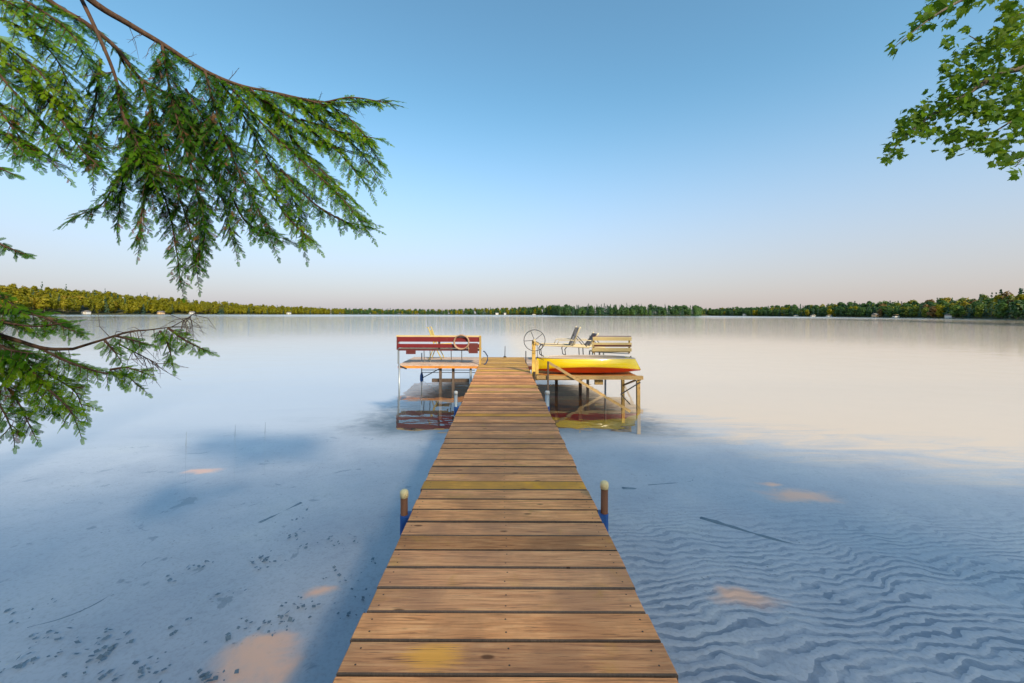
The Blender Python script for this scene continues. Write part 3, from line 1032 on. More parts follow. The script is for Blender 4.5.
class Hemlock:
    def __init__(s):
        s.o, s.d, s.n, s.l, s.c = [], [], [], [], []
        s.wood = MB()

    def limb(s, pts, r0, r1):
        pts = smooth_line(pts, 5)
        k = len(pts)
        s.wood.tube(pts, [r0 + (r1 - r0) * i / (k - 1) for i in range(k)], 7)
        return pts

    def foliate(s, pts, step=.022, tl=(.12, .26), tone=.5, start=.0, brown=0.0, dens=1.0, droop=.35):
        pts = [np.array(p) for p in pts]
        seg = [np.linalg.norm(pts[i + 1] - pts[i]) for i in range(len(pts) - 1)]
        tot = sum(seg)
        pos = start * tot
        side = 1
        acc = np.concatenate([[0], np.cumsum(seg)])
        while pos < tot:
            i = min(int(np.searchsorted(acc, pos, 'right')) - 1, len(seg) - 1)
            f = (pos - acc[i]) / max(seg[i], 1e-6)
            p = pts[i] * (1 - f) + pts[i + 1] * f
            T = unit(pts[i + 1] - pts[i])
            N = unit(np.array((RNG.normal(0, .35), -.55 + RNG.normal(0, .25), .75)))
            Sd = unit(np.cross(T, N)) * side
            ln = RNG.uniform(*tl) * (1 - .45 * (pos / tot))
            d = unit(T * .62 + Sd * .75 + np.array((0, 0, -droop)) + RNG.normal(0, .16, 3))
            s.twig(p, d, N, ln, tone, brown, droop)
            side = -side
            pos += step * RNG.uniform(.6, 1.4) / dens
        s.twig(pts[-1], unit(pts[-1] - pts[-2]), unit(np.array((0, -.5, .8))), tl[1] * .7, tone, brown, droop)

    def twig(s, p, d, N, ln, tone, brown, droop):
        k = max(4, int(ln / .0115))
        q = p.copy()
        dd = d.copy()
        sd = 1
        line = [tuple(q)]
        for i in range(k):
            q = q + dd * (ln / k)
            dd = unit(dd + np.array((0, 0, -droop * .06)) + RNG.normal(0, .035, 3))
            if i % 3 == 2:
                line.append(tuple(q))
            f = i / k
            tlen = .046 * (1 - .6 * f) * RNG.uniform(.7, 1.25)
            sdv = unit(np.cross(dd, N)) * sd
            td = unit(dd * .75 + sdv * .68 + np.array((0, 0, -.12)) + RNG.normal(0, .12, 3))
            s.o.append(q); s.d.append(td); s.n.append(unit(N + RNG.normal(0, .28, 3)))
            s.l.append(tlen)
            s.c.append((1 if RNG.random() < brown else 0, np.clip(tone + RNG.normal(0, .2) + .15 * f, 0, 1)))
            sd = -sd
        s.o.append(q); s.d.append(dd); s.n.append(N); s.l.append(.035); s.c.append((0, np.clip(tone + .25, 0, 1)))
        line.append(tuple(q))
        s.wood.tube(line, [.0028 - .0018 * i / max(1, len(line) - 1) for i in range(len(line))], 4, cap=False)

    def needles(s):
        O, D, N, L = (np.array(a) for a in (s.o, s.d, s.n, s.l))
        Y = unit(np.cross(N, D))
        Z = np.cross(D, Y)
        V = (O[:, None, None, :] + L[:, None, None, None] * (TW[None, :, :, 0:1] * D[:, None, None, :] + TW[None, :, :, 1:2] * Y[:, None, None, :] + TW[None, :, :, 2:3] * Z[:, None, None, :]))
        n, q = V.shape[:2]
        c = np.array(s.c)
        return V.reshape(n * q, 4, 3), np.repeat(c[:, 0].astype(int), q), np.repeat(c[:, 1], q)


def smooth_line(pts, sub=4):
    pts = [np.array(p, dtype=float) for p in pts]
    if len(pts) < 3:
        return [tuple(pts[0] * (1 - t) + pts[-1] * t) for t in np.linspace(0, 1, sub + 1)]
    out = []
    n = len(pts)
    for i in range(n - 1):
        p1, p2 = pts[i], pts[i + 1]
        p0 = pts[i - 1] if i else p1 * 2 - p2
        p3 = pts[i + 2] if i + 2 < n else p2 * 2 - p1
        d1, d2, d3 = (max(np.linalg.norm(b - a), 1e-5) ** .5 for a, b in ((p0, p1), (p1, p2), (p2, p3)))
        m1 = d2 * ((p1 - p0) / d1 - (p2 - p0) / (d1 + d2) + (p2 - p1) / d2)
        m2 = d2 * ((p2 - p1) / d2 - (p3 - p1) / (d2 + d3) + (p3 - p2) / d3)
        for k in range(sub):
            t = k / sub
            out.append((2 * t ** 3 - 3 * t * t + 1) * p1 + (t ** 3 - 2 * t * t + t) * m1 + (3 * t * t - 2 * t ** 3) * p2 + (t ** 3 - t * t) * m2)
    out.append(pts[-1])
    return [tuple(p) for p in out]


def PX(lst):
    """(px, py, Y) list to 3-D points"""
    return [tuple(P(*t)) for t in lst]


HT = Vector((-4.6, .2, .0))        # hemlock trunk, just outside the picture on the left bank
hem = empty('hemlock_tree', (HT.x, HT.y, .1), 'dark green hemlock reaching in from the left with drooping feathery branches', 'tree')
tp = [(HT.x, HT.y, -.4), (HT.x + .05, HT.y, 2), (HT.x - .05, HT.y + .05, 5), (HT.x, HT.y, 9), (HT.x, HT.y, 13)]
MB().tube(smooth_line(tp, 4), [.24 - .2 * i / 16 for i in range(17)], 12).build('trunk', M['bark'], hem, True)


def make_branch(origin, limbs, hangs, tone=.45):
    hk = Hemlock()
    for pts, r0, r1, fol in limbs:
        line = hk.limb(pts, r0, r1)
        if fol:
            hk.foliate(line, start=fol, tone=tone, tl=(.10, .22), dens=.9)
    for pts, t, br, dens, tl in hangs:
        line = hk.limb(PX(pts), .008, .0025)
        hk.foliate(line, tone=t, brown=br, dens=dens, tl=tl, droop=.4)
    # bare dead twigs near the heavier wood
    for pts, r0, r1, fol in limbs:
        line = smooth_line(pts, 6)
        for _ in range(16):
            a = np.array(line[int(RNG.integers(len(line) // 3, len(line)))])
            d = unit(np.array((RNG.normal(.3, .5), RNG.normal(0, .4), RNG.normal(-.55, .5))))
            ln = RNG.uniform(.06, .22)
            b = a + d * ln * .5 + RNG.normal(0, .012, 3)
            c = a + d * ln + RNG.normal(0, .025, 3) + (0, 0, -.02)
            hk.wood.tube([tuple(a), tuple(b), tuple(c)], [.0022, .0016, .0007], 4, cap=False)
            for t in (.4, .7):
                e = a + (c - a) * t
                hk.wood.tube([tuple(e), tuple(e + unit(d + RNG.normal(0, .6, 3)) * ln * .35)], [.0013, .0006], 4, cap=False)
    w_ = hk.wood.build('branch', M['bark'], hem, True)
    V, mi, a = hk.needles()
    fo = np_obj('foliage', V, 4, [M['hemlock'], M['hemlock_brown']], None, mi, a)
    fo.parent = w_
    return w_, fo


T6 = (.11, .25)
T5 = (.08, .19)
upper_limbs = [
    ([(HT.x, HT.y, 4.6), (-3.3, 1.4, 4.7)] + PX([(85, -2, 2.5), (127, 25, 2.6), (161, 45, 2.65), (204, 72, 2.7), (238, 86, 2.75), (272, 93, 2.8), (325, 103, 2.85), (380, 101, 2.9)]), .026, .003, .72),
    ([(HT.x, HT.y, 4.9), (-3.5, 1.3, 4.8)] + PX([(42, -2, 2.6), (85, 25, 2.7), (115, 49, 2.75), (140, 80, 2.8), (172, 99, 2.85), (205, 140, 2.9), (225, 190, 2.9)]), .024, .003, .6),
    (PX([(79, -2, 2.55), (98, 38, 2.5), (115, 80, 2.5), (121, 112, 2.5), (140, 150, 2.5), (150, 175, 2.5)]), .012, .004, .45),
    (PX([(115, 49, 2.75), (125, 68, 2.8), (142, 90, 2.8), (170, 120, 2.8)]), .009, .003, .5),
    ([(HT.x, HT.y, 4.2), (-3.4, 1.4, 4.1)] + PX([(-30, 20, 2.4), (0, 60, 2.5), (35, 85, 2.55), (70, 120, 2.6), (100, 150, 2.6)]), .02, .004, .45),
]
upper_hangs = [
    # fan to the right
    ([(272, 93, 2.8), (318, 108, 2.85), (352, 126, 2.9), (378, 160, 2.9)], .62, 0, 1.0, T5),
    ([(238, 86, 2.75), (290, 118, 2.8), (335, 150, 2.85), (362, 180, 2.9)], .6, 0, 1.2, T6),
    ([(225, 82, 2.72), (262, 125, 2.75), (305, 165, 2.8), (338, 195, 2.8), (360, 222, 2.8)], .55, .0, 1.3, T6),
    ([(250, 90, 2.75), (300, 135, 2.85), (345, 150, 2.9)], .65, 0, 1.1, T5),
    ([(300, 99, 2.8), (340, 112, 2.85), (368, 140, 2.85)], .6, 0, 1.0, T5),
    ([(325, 103, 2.85), (350, 98, 2.85), (390, 104, 2.9)], .6, 0, 1.1, (.07, .13)),
    ([(285, 96, 2.8), (325, 125, 2.85), (358, 150, 2.9), (376, 176, 2.9)], .6, 0, 1.1, T5),
    ([(262, 92, 2.8), (292, 140, 2.85), (325, 175, 2.85), (352, 200, 2.9)], .6, 0, 1.1, T5),
    ([(300, 120, 2.8), (338, 132, 2.85), (372, 138, 2.85)], .65, 0, 1.0, T5),
    ([(280, 170, 2.8), (315, 205, 2.8), (345, 222, 2.8), (364, 226, 2.8)], .5, 0, 1.1, T5),
    # middle hanging mass
    ([(161, 45, 2.6), (170, 95, 2.6), (185, 150, 2.6), (200, 200, 2.6), (205, 240, 2.6)], .15, .03, 1.5, T6),
    ([(204, 72, 2.65), (218, 120, 2.65), (235, 165, 2.7), (255, 205, 2.7), (268, 235, 2.7)], .25, .05, 1.5, T6),
    ([(215, 76, 2.7), (245, 120, 2.8), (270, 165, 2.85), (295, 205, 2.85), (302, 238, 2.85)], .4, .03, 1.4, T6),
    ([(140, 80, 2.75), (158, 130, 2.8), (172, 180, 2.8), (188, 225, 2.8), (196, 268, 2.8)], .25, .05, 1.4, T6),
    ([(170, 99, 2.8), (195, 150, 2.85), (220, 195, 2.9), (232, 240, 2.9)], .3, .15, 1.4, T6),
    ([(150, 110, 2.75), (150, 160, 2.75), (168, 210, 2.8), (176, 250, 2.8), (180, 280, 2.8)], .3, .12, 1.3, T5),
    ([(195, 190, 2.8), (205, 230, 2.8), (196, 262, 2.8)], .4, .3, 1.1, T5),
    ([(230, 195, 2.85), (248, 225, 2.85), (285, 240, 2.9)], .5, .05, 1.1, T5),
    ([(255, 170, 2.75), (285, 215, 2.8), (310, 240, 2.8)], .6, .0, 1.1, T5),
    ([(115, 80, 2.5), (128, 120, 2.55), (140, 150, 2.6), (150, 190, 2.6)], .08, .0, 1.5, T6),
    ([(121, 112, 2.5), (135, 150, 2.5), (160, 170, 2.55), (190, 180, 2.6)], .1, .0, 1.4, T6),
    ([(185, 90, 2.8), (210, 130, 2.8), (240, 150, 2.8)], .12, .0, 1.5, T6),
    ([(175, 110, 2.7), (200, 140, 2.7), (230, 175, 2.7)], .15, .0, 1.5, T6),
    # left hanging down to the lone tips
    ([(140, 150, 2.6), (118, 178, 2.6), (102, 205, 2.6), (76, 218, 2.6)], .35, .05, 1.2, T5),
    ([(130, 140, 2.6), (122, 185, 2.65), (118, 222, 2.7)], .3, .05, 1.2, T5),
    ([(150, 175, 2.6), (142, 210, 2.6), (140, 240, 2.6)], .4, .2, 1.1, T5),
    ([(100, 60, 2.6), (95, 100, 2.6), (90, 140, 2.6), (92, 165, 2.6)], .3, .05, 1.3, T6),
    # bright mass at the left edge
    ([(0, 20, 2.4), (30, 35, 2.45), (55, 60, 2.5), (70, 95, 2.5)], .8, .0, 1.3, T6),
    ([(-15, 30, 2.3), (15, 55, 2.4), (40, 75, 2.45), (60, 110, 2.5)], .9, .0, 1.4, T6),
    ([(-15, 60, 2.4), (10, 90, 2.4), (35, 120, 2.5), (60, 150, 2.5)], .6, .05, 1.3, T6),
    ([(-15, 95, 2.4), (5, 120, 2.4), (25, 145, 2.45), (45, 160, 2.5)], .5, .15, 1.4, T6),
    ([(-15, 125, 2.4), (10, 140, 2.4), (25, 155, 2.4)], .4, .12, 1.3, T5),
    ([(35, 85, 2.5), (60, 120, 2.5), (80, 150, 2.5), (95, 165, 2.5)], .4, .05, 1.3, T6),
    ([(20, 0, 2.4), (45, 15, 2.4), (70, 35, 2.4), (90, 70, 2.45)], .6, .0, 1.2, T6),
    ([(-15, -5, 2.4), (15, 8, 2.4), (40, 30, 2.4)], .8, .0, 1.3, T6),
    ([(-20, 165, 2.2), (-5, 168, 2.2), (8, 174, 2.2)], .4, .0, .8, (.05, .08)),
]
make_branch(HT, upper_limbs, upper_hangs)

lower_limbs = [
    ([(HT.x, HT.y, 2.6), (-3.6, 1.3, 2.1)] + PX([(-20, 332, 2.3), (10, 340, 2.35), (45, 350, 2.4), (73, 350.5, 2.45)]), .018, .009, 0),
    (PX([(73, 350.5, 2.45), (100, 342, 2.5), (130, 333, 2.55), (150, 331, 2.6), (172, 328, 2.6)]), .0085, .003, 0),
    (PX([(172, 328, 2.6), (186, 320, 2.6), (194, 315, 2.6)]), .003, .001, 0),
    (PX([(118, 345, 2.55), (140, 356, 2.55), (158, 365, 2.55)]), .005, .002, 0),
]
lower_hangs = [
    ([(168, 329, 2.6), (180, 338, 2.6), (192, 345, 2.6), (203, 350, 2.6)], .6, .0, 1.0, (.06, .11)),
    ([(160, 332, 2.6), (168, 345, 2.6), (172, 360.8, 2.6)], .55, .0, .9, (.06, .10)),
    ([(115, 337, 2.5), (128, 340, 2.5), (143, 344, 2.5)], .5, .0, 1.0, (.05, .10)),
    ([(105, 342, 2.5), (112, 350, 2.5), (118, 357.6, 2.5)], .5, .0, 1.0, (.05, .09)),
    ([(40, 350, 2.4), (70, 364, 2.4), (100, 373.6, 2.45), (128, 378.4, 2.5), (136, 384.8, 2.5)], .55, .02, 1.1, (.07, .14)),
    ([(110, 371.2, 2.45), (125, 368.8, 2.5), (143, 373.6, 2.5)], .6, .0, 1.0, (.06, .1)),
    ([(5, 342, 2.35), (30, 363.2, 2.4), (55, 379.2, 2.4), (75, 392.8, 2.45), (82, 407.2, 2.45)], .7, .03, 1.3, (.06, .15)),
    ([(-10, 345, 2.3), (12, 367.2, 2.35), (35, 391.2, 2.4), (55, 411.2, 2.4)], .6, .1, 1.4, (.06, .15)),
    ([(-15, 355, 2.3), (0, 379.2, 2.3), (18, 403.2, 2.35), (30, 427.2, 2.35)], .55, .12, 1.4, (.06, .15)),
    ([(-20, 367.2, 2.3), (-10, 391.2, 2.3), (5, 415.2, 2.3), (12, 431.2, 2.3)], .5, .15, 1.2, (.06, .15)),
    ([(20, 359.2, 2.3), (45, 387.2, 2.35), (70, 411.2, 2.35), (76, 423.2, 2.35)], .75, .0, 1.2, (.06, .15)),
    ([(-15, 305, 2.3), (10, 312, 2.35), (40, 318, 2.4), (72, 332, 2.4)], .45, .05, 1.1, (.07, .13)),
    ([(-15, 320, 2.3), (10, 325, 2.3), (35, 328, 2.35), (60, 325, 2.4)], .4, .0, 1.1, (.07, .12)),
    ([(-15, 290, 2.3), (0, 298, 2.3), (15, 308, 2.3)], .6, .1, 1.0, (.06, .1)),
    ([(-15, 240, 2.2), (0, 246, 2.2), (22, 255, 2.2)], .4, .0, .8, (.03, .05)),
    ([(-15, 335, 2.3), (5, 350, 2.3), (30, 355, 2.3)], .4, .05, 1.2, (.08, .14)),
]
make_branch(HT, lower_limbs, lower_hangs)

# --- maple on the right
MT = Vector((8.6, -4.2, 1.0))
mp = empty('maple_tree', (MT.x, MT.y, 0.8), 'green broadleaf tree reaching in at the top right corner', 'tree')
tp = [(MT.x, MT.y, -.2), (MT.x - .1, MT.y + .1, 3), (MT.x - .5, MT.y + .3, 6), (MT.x - .7, MT.y + .4, 10), (MT.x - .6, MT.y + .3, 13)]
MB().tube(smooth_line(tp, 4), [.26 - .2 * i / 16 for i in range(17)], 12).build('trunk', M['bark2'], mp, True)


def maple_template():
    half = [(0, 0), (.10, -.02), (.30, -.14), (.26, .02), (.50, .10), (.40, .22), (.56, .46), (.36, .42), (.30, .50), (.22, .74), (.12, .66), (0, 1.0)]
    tris = []
    for k in range(1, len(half) - 1):
        for sg in (1, -1):
            a, b, c_ = (0, .28), half[k], half[k + 1]
            tris.append([(sg * q[0], q[1], .18 * abs(q[0]) - .1 * q[1] ** 2) for q in (a, b, c_)])
    for sg in (1, -1):
        tris.append([(0, .28, 0), (0, 0, 0), (sg * .10, -.02, .02)])
    tris.append([(-.012, -.45, .03), (.012, -.45, .03), (0, .02, 0)])
    return np.array(tris)


ML = maple_template()


def leaves(O, A, N, L):
    """leaf at O pointing along A with face normal N and length L"""
    A = unit(A)
    X = unit(np.cross(A, N))
    Z = np.cross(X, A)
    V = O[:, None, None, :] + L[:, None, None, None] * (ML[None, :, :, 0:1] * X[:, None, None, :] + ML[None, :, :, 1:2] * A[:, None, None, :] + ML[None, :, :, 2:3] * Z[:, None, None, :])
    return V.reshape(-1, 3, 3)


mw = MB()
limbs = [
    ([(MT.x - .3, MT.y + .2, 5.0), (8.6, 0.5, 5.6), (7.6, 2.2, 5.4)] + PX([(1075, 45, 4.6), (1040, 62, 4.6), (1000, 72, 4.6), (962, 95, 4.6), (925, 118, 4.6), (900, 140, 4.6), (888, 153, 4.6)]), .06, .004),
    (PX([(1040, 62, 4.6), (1015, 40, 4.7), (985, 42, 4.7), (968, 34, 4.7)]), .012, .004),
    ([(8.4, 1.0, 5.7)] + PX([(1090, -60, 4.4), (1030, -25, 4.4), (975, -8, 4.4), (940, 10, 4.4), (915, 28, 4.4), (893, 46, 4.4)]), .03, .003),
    (PX([(1075, 45, 4.6), (1050, 90, 4.6), (1010, 120, 4.6), (975, 140, 4.6), (950, 152, 4.6)]), .016, .004),
    (PX([(1075, 45, 4.6), (1060, 110, 4.5), (1030, 145, 4.5), (1015, 165, 4.5)]), .014, .004),
    (PX([(1060, 20, 4.6), (1030, 10, 4.6), (1005, 18, 4.6)]), .01, .004),
]
for pts, r0, r1 in limbs:
    ln = smooth_line(pts, 5)
    mw.tube(ln, [r0 + (r1 - r0) * i / (len(ln) - 1) for i in range(len(ln))], 6)
# leaf sprays in the picture: (px, py, spread x, spread y, Y, count, size)
O, A, N, L, C_ = [], [], [], [], []
cl = [
    # thin arm at the top
    (894, 46, 6, 4, 4.4, 7, .095), (908, 38, 6, 4, 4.4, 6, .09), (922, 26, 9, 7, 4.4, 10, .10), (928, 12, 8, 7, 4.4, 9, .10), (938, 2, 10, 5, 4.4, 11, .11), (948, 22, 6, 7, 4.4, 8, .09), (958, 4, 12, 6, 4.4, 10, .11), (975, -4, 14, 6, 4.4, 14, .10), (946, 40, 5, 6, 4.4, 7, .08), (966, 26, 4, 4, 4.5, 4, .07), (995, -8, 12, 7, 4.4, 12, .1),
    # main mass
    (1012, 14, 9, 14, 4.6, 46, .085), (1004, 42, 14, 14, 4.6, 52, .08), (1022, 48, 8, 18, 4.6, 40, .085), (982, 48, 12, 12, 4.6, 34, .078),
    (960, 52, 9, 9, 4.6, 16, .075), (945, 66, 7, 8, 4.6, 14, .075), (958, 78, 10, 8, 4.6, 18, .075), (975, 74, 14, 12, 4.6, 44, .08), (1000, 78, 14, 14, 4.6, 60, .08), (1020, 92, 10, 16, 4.6, 48, .085),
    (950, 92, 9, 9, 4.6, 18, .075), (940, 106, 13, 8, 4.6, 34, .075), (965, 102, 16, 12, 4.6, 60, .08), (990, 108, 16, 12, 4.6, 58, .08), (1015, 118, 12, 12, 4.6, 44, .085),
    (920, 112, 12, 7, 4.6, 30, .075), (905, 122, 9, 7, 4.6, 28, .075), (925, 128, 12, 7, 4.6, 30, .075), (902, 134, 9, 6, 4.6, 20, .075), (890, 146, 5, 5, 4.6, 9, .075), (886, 157, 4, 3, 4.6, 7, .075), (898, 152, 7, 5, 4.6, 10, .07),
    (950, 134, 12, 9, 4.6, 32, .08), (975, 138, 14, 9, 4.6, 40, .08), (1000, 142, 14, 9, 4.6, 38, .085), (955, 150, 7, 6, 4.6, 10, .08), (1018, 158, 7, 9, 4.6, 20, .09), (1002, 158, 7, 5, 4.6, 8, .08), (1040, 60, 18, 40, 4.6, 70, .09), (1040, 130, 16, 30, 4.6, 50, .09),
]
for px, py, sx, sy, Y, k, sz in cl:
    big_ = sz > .088
    if not big_:
        k, sz = int(k * 2.2), sz * .84
    for _ in range(k):
        o_ = P(px + RNG.normal(0, sx * .62), py + RNG.normal(0, sy * .62), Y + RNG.normal(0, .22))
        O.append(o_)
        A.append((RNG.normal(-.45, .5), RNG.normal(0, .45), RNG.normal(-.45, .35)))
        N.append((RNG.normal(0, .45), RNG.normal(-.35, .45), RNG.normal(.8, .25)))
        L.append(sz * RNG.uniform(.75, 1.25))
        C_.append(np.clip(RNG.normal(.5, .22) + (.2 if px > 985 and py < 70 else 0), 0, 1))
n_vis = len(O)
# unseen leaves added to the crown, laid out to shade dock and near water
def bound(x):
    """how far out over the lake the crown's shade reaches"""
    return np.interp(x, [-9, -5, -2.5, .6, 1.6, 2.6, 4, 7, 10], [3.6, 4.2, 5.6, 7.6, 7.6, 7.4, 6.9, 5.0, 4.2])


gaps = [(-.245, 1.47, .455, .28)]      # one sunny gap: x, y, z, radius
n = 34000
T = RNG.uniform(11.5, 17.5, n)
# evenly strewn, so their shade falls evenly
nxg = int(math.sqrt(n / 10 * 18.5 / 10.7))
nyg = int(n / 10 / nxg)
cell = RNG.permutation(np.arange(n) % (nxg * nyg))
gx = -9 + 18.5 * ((cell % nxg) + RNG.uniform(0, 1, n)) / nxg
gy = -2.5 + 10.7 * ((cell // nxg) + RNG.uniform(0, 1, n)) / nyg
keep = gy < bound(gx) + RNG.normal(0, .55, n)
Q = np.stack([gx, gy, np.zeros(n)], 1) + np.array(S)[None] * T[:, None]
for (a, b, c0, r) in gaps:
    rel = Q - np.array((a, b, c0))
    along = rel @ np.array(S)
    dd = np.linalg.norm(rel - along[:, None] * np.array(S)[None], axis=1)
    keep &= dd > r + RNG.uniform(.0, .11, n)
# keep it out of the picture and of the reflections in it
yy = np.maximum(Q[:, 1], 1e-3)
px = CX + Q[:, 0] / yy * F
py = HY - (Q[:, 2] - H) / yy * F
pm = HY + (Q[:, 2] + H) / yy * F
infr = (Q[:, 1] > .02) & (px > -120) & (px < 1150) & ((py > -60) | (pm < 740))
keep &= ~infr
Q = Q[keep]
k = len(Q)
O = np.concatenate([np.array([tuple(o) for o in O]), Q])
A = np.concatenate([np.array(A), RNG.normal(0, 1, (k, 3)) * (1, 1, .5) + (0, 0, -.5)])
N = np.concatenate([np.array(N), np.array(S)[None] * .9 + RNG.normal(0, .45, (k, 3))])
L = np.concatenate([np.array(L), RNG.uniform(.092, .124, k)])
C_ = np.concatenate([np.array(C_), RNG.uniform(.2, .8, k)])
# side limbs that carry the crown
for t in range(18):
    q = Q[int(RNG.integers(len(Q)))]
    h0 = min(max(q[2] - RNG.uniform(.5, 2), 3), 11)
    base = (MT.x - .5, MT.y + .3, h0)
    midp = (base[0] * .5 + q[0] * .5, base[1] * .5 + q[1] * .5, h0 * .45 + q[2] * .55 + .3)
    if q[1] > 2.5:
        continue
    ln = smooth_line([base, midp, tuple(q)], 4)
    mw.tube(ln, [.03 - .025 * i / (len(ln) - 1) for i in range(len(ln))], 6)
br = mw.build('branch', M['bark2'], mp, True)
fo = np_obj('foliage', leaves(O, A, N, L), 3, M['maple'], mp, None, np.repeat(C_, len(ML)))

# ------------------------------------------------------------------ far shores
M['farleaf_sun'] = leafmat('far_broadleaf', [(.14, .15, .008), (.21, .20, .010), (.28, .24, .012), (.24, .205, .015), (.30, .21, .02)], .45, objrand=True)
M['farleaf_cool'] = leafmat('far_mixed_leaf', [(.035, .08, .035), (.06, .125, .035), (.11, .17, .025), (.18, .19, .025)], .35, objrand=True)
M['conifer'] = leafmat('far_conifer', [(.026, .065, .05), (.042, .09, .055), (.07, .115, .05)], .2, objrand=True)
M['autumn'] = leafmat('far_orange_leaf', [(.16, .10, .03), (.2, .12, .04)], .2, objrand=True)


def quads_from(O, N, sz):
    k = len(O)
    N = unit(N)
    ref = unit(RNG.normal(0, 1, (k, 3)))
    X = unit(np.cross(N, ref))
    Y = np.cross(N, X)
    ang = np.array([0, 1, 2, 3]) * math.pi / 2
    rr = sz[:, None] * RNG.uniform(.6, 1.15, (k, 4))
    V = O[:, None, :] + rr[:, :, None] * (np.cos(ang)[None, :, None] * X[:, None, :] + np.sin(ang)[None, :, None] * Y[:, None, :])
    return V


def broadleaf(h=12.0, wdt=7.0, nl=7, per=46, q=.62):
    O, N, a = [], [], []
    for _ in range(nl):
        ang = RNG.uniform(0, 2 * math.pi)
        rad = RNG.uniform(0, .3) * wdt
        c = np.array((rad * math.cos(ang), rad * math.sin(ang), h * RNG.uniform(.32, .82)))
        r = np.array((wdt * RNG.uniform(.22, .36),) * 2 + (h * RNG.uniform(.14, .2),))
        tone = RNG.uniform(.2, .8)
        d = unit(RNG.normal(0, 1, (per, 3)))
        O.append(c + d * r * RNG.uniform(.7, 1.05, (per, 1)))
        N.append(d + RNG.normal(0, .45, (per, 3)) + (0, 0, .2))
        a.append(np.clip(tone + RNG.normal(0, .15, per), 0, 1))
    c = np.array((0, 0, h * .5))
    d = unit(RNG.normal(0, 1, (per * 2, 3)))
    O.append(c + d * (wdt * .36, wdt * .36, h * .47) * RNG.uniform(.85, 1.05, (per * 2, 1)))
    N.append(d + RNG.normal(0, .4, (per * 2, 3)))
    a.append(RNG.uniform(.2, .8, per * 2))
    O, N, a = np.concatenate(O), np.concatenate(N), np.concatenate(a)
    O[:, 2] = np.maximum(O[:, 2], .4)
    return quads_from(O, N, RNG.uniform(.75, 1.25, len(O)) * q * wdt / 6), a


def conifer(h=14.0, wdt=4.6, nt=11, per=18, q=.75):
    O, N, a = [], [], []
    for t in range(nt):
        f = t / (nt - 1)
        z = h * (.10 + .86 * f)
        rad = wdt / 2 * (1 - f) ** .85 + .12
        k = max(5, int(per * (1 - .65 * f)))
        th = RNG.uniform(0, 2 * math.pi, k)
        rr = rad * RNG.uniform(.35, 1.1, k)
        O.append(np.stack([rr * np.cos(th), rr * np.sin(th), z - rr * .35 + RNG.normal(0, h * .02, k)], 1))
        N.append(np.stack([np.cos(th), np.sin(th), np.full(k, .7)], 1) + RNG.normal(0, .4, (k, 3)))
        a.append(RNG.uniform(0, 1, k))
    O, N, a = np.concatenate(O), np.concatenate(N), np.concatenate(a)
    return quads_from(O, N, RNG.uniform(.7, 1.3, len(O)) * q * .8), a


trunk_q = np.array([[(-.18, 0, -.6), (.18, 0, -.6), (.1, 0, 6), (-.1, 0, 6)], [(0, -.18, -.6), (0, .18, -.6), (0, .1, 6), (0, -.1, 6)]])
protos = {'b': [broadleaf(12, 7.2), broadleaf(11, 8), broadleaf(13, 6.4)], 'c': [conifer(14, 6.4, 10, 22), conifer(15, 5.8, 10, 22)], 'p': [conifer(19, 6.0, 9, 16, .9)]}
SHORE_PX = [-140, -60, 0, 60, 130, 200, 262, 330, 400, 470, 520, 548, 560, 620, 695, 702, 740, 800, 850, 900, 960, 1024, 1090, 1160]
SHORE_Y = [210, 245, 280, 330, 400, 480, 560, 660, 720, 760, 760, 700, 470, 450, 470, 680, 600, 470, 390, 310, 240, 190, 165, 150]
TOP_PX = [-140, 0, 40, 65, 100, 130, 200, 255, 300, 330, 400, 440, 500, 545, 570, 620, 695, 703, 740, 800, 850, 920, 960, 990, 1024, 1160]
TOP_Y = [272, 282, 285.5, 286.5, 290, 294, 299, 304, 306, 307.5, 308.5, 309, 307, 305.5, 304, 303.5, 305, 308, 306.5, 304.5, 302, 299.5, 297, 292.5, 288, 276]


def shoreY(px):
    return float(np.interp(px, SHORE_PX, SHORE_Y))


def topz(px, Y):
    # photo row of the tree tops, put back to a height at depth Y (the roll of the camera taken out)
    row = float(np.interp(px, TOP_PX, TOP_Y)) - (px - CX) * .0035
    return H + (HY - row) / F * Y


cand = []
px = -120.0
while px < 1140:
    Y = shoreY(px)
    step_m = 4.6
    slope = abs(shoreY(px + 1) - Y)
    lat = Y / F
    run = math.hypot(lat, slope * .6 + 1e-6)
    NROW = 5
    for r_ in range(NROW):
        f = r_ / (NROW - 1)
        Yk = Y * (1 + .0) + 3 + r_ * 7.5 + random.uniform(-2.5, 2.5)
        pj = px + random.uniform(-.5, .5) * step_m / run
        zt = topz(pj, Yk) - H * .0
        X = (pj - CX) / F * Yk
        # front row lower, back rows up to the skyline
        want = zt * (.62 + .38 * f) * random.uniform(.86, 1.04)
        cand.append([X, Yk, pj, r_, want])
    px += step_m / run


def ground_at(Y, want, hgt):
    return max(.25, want - hgt)


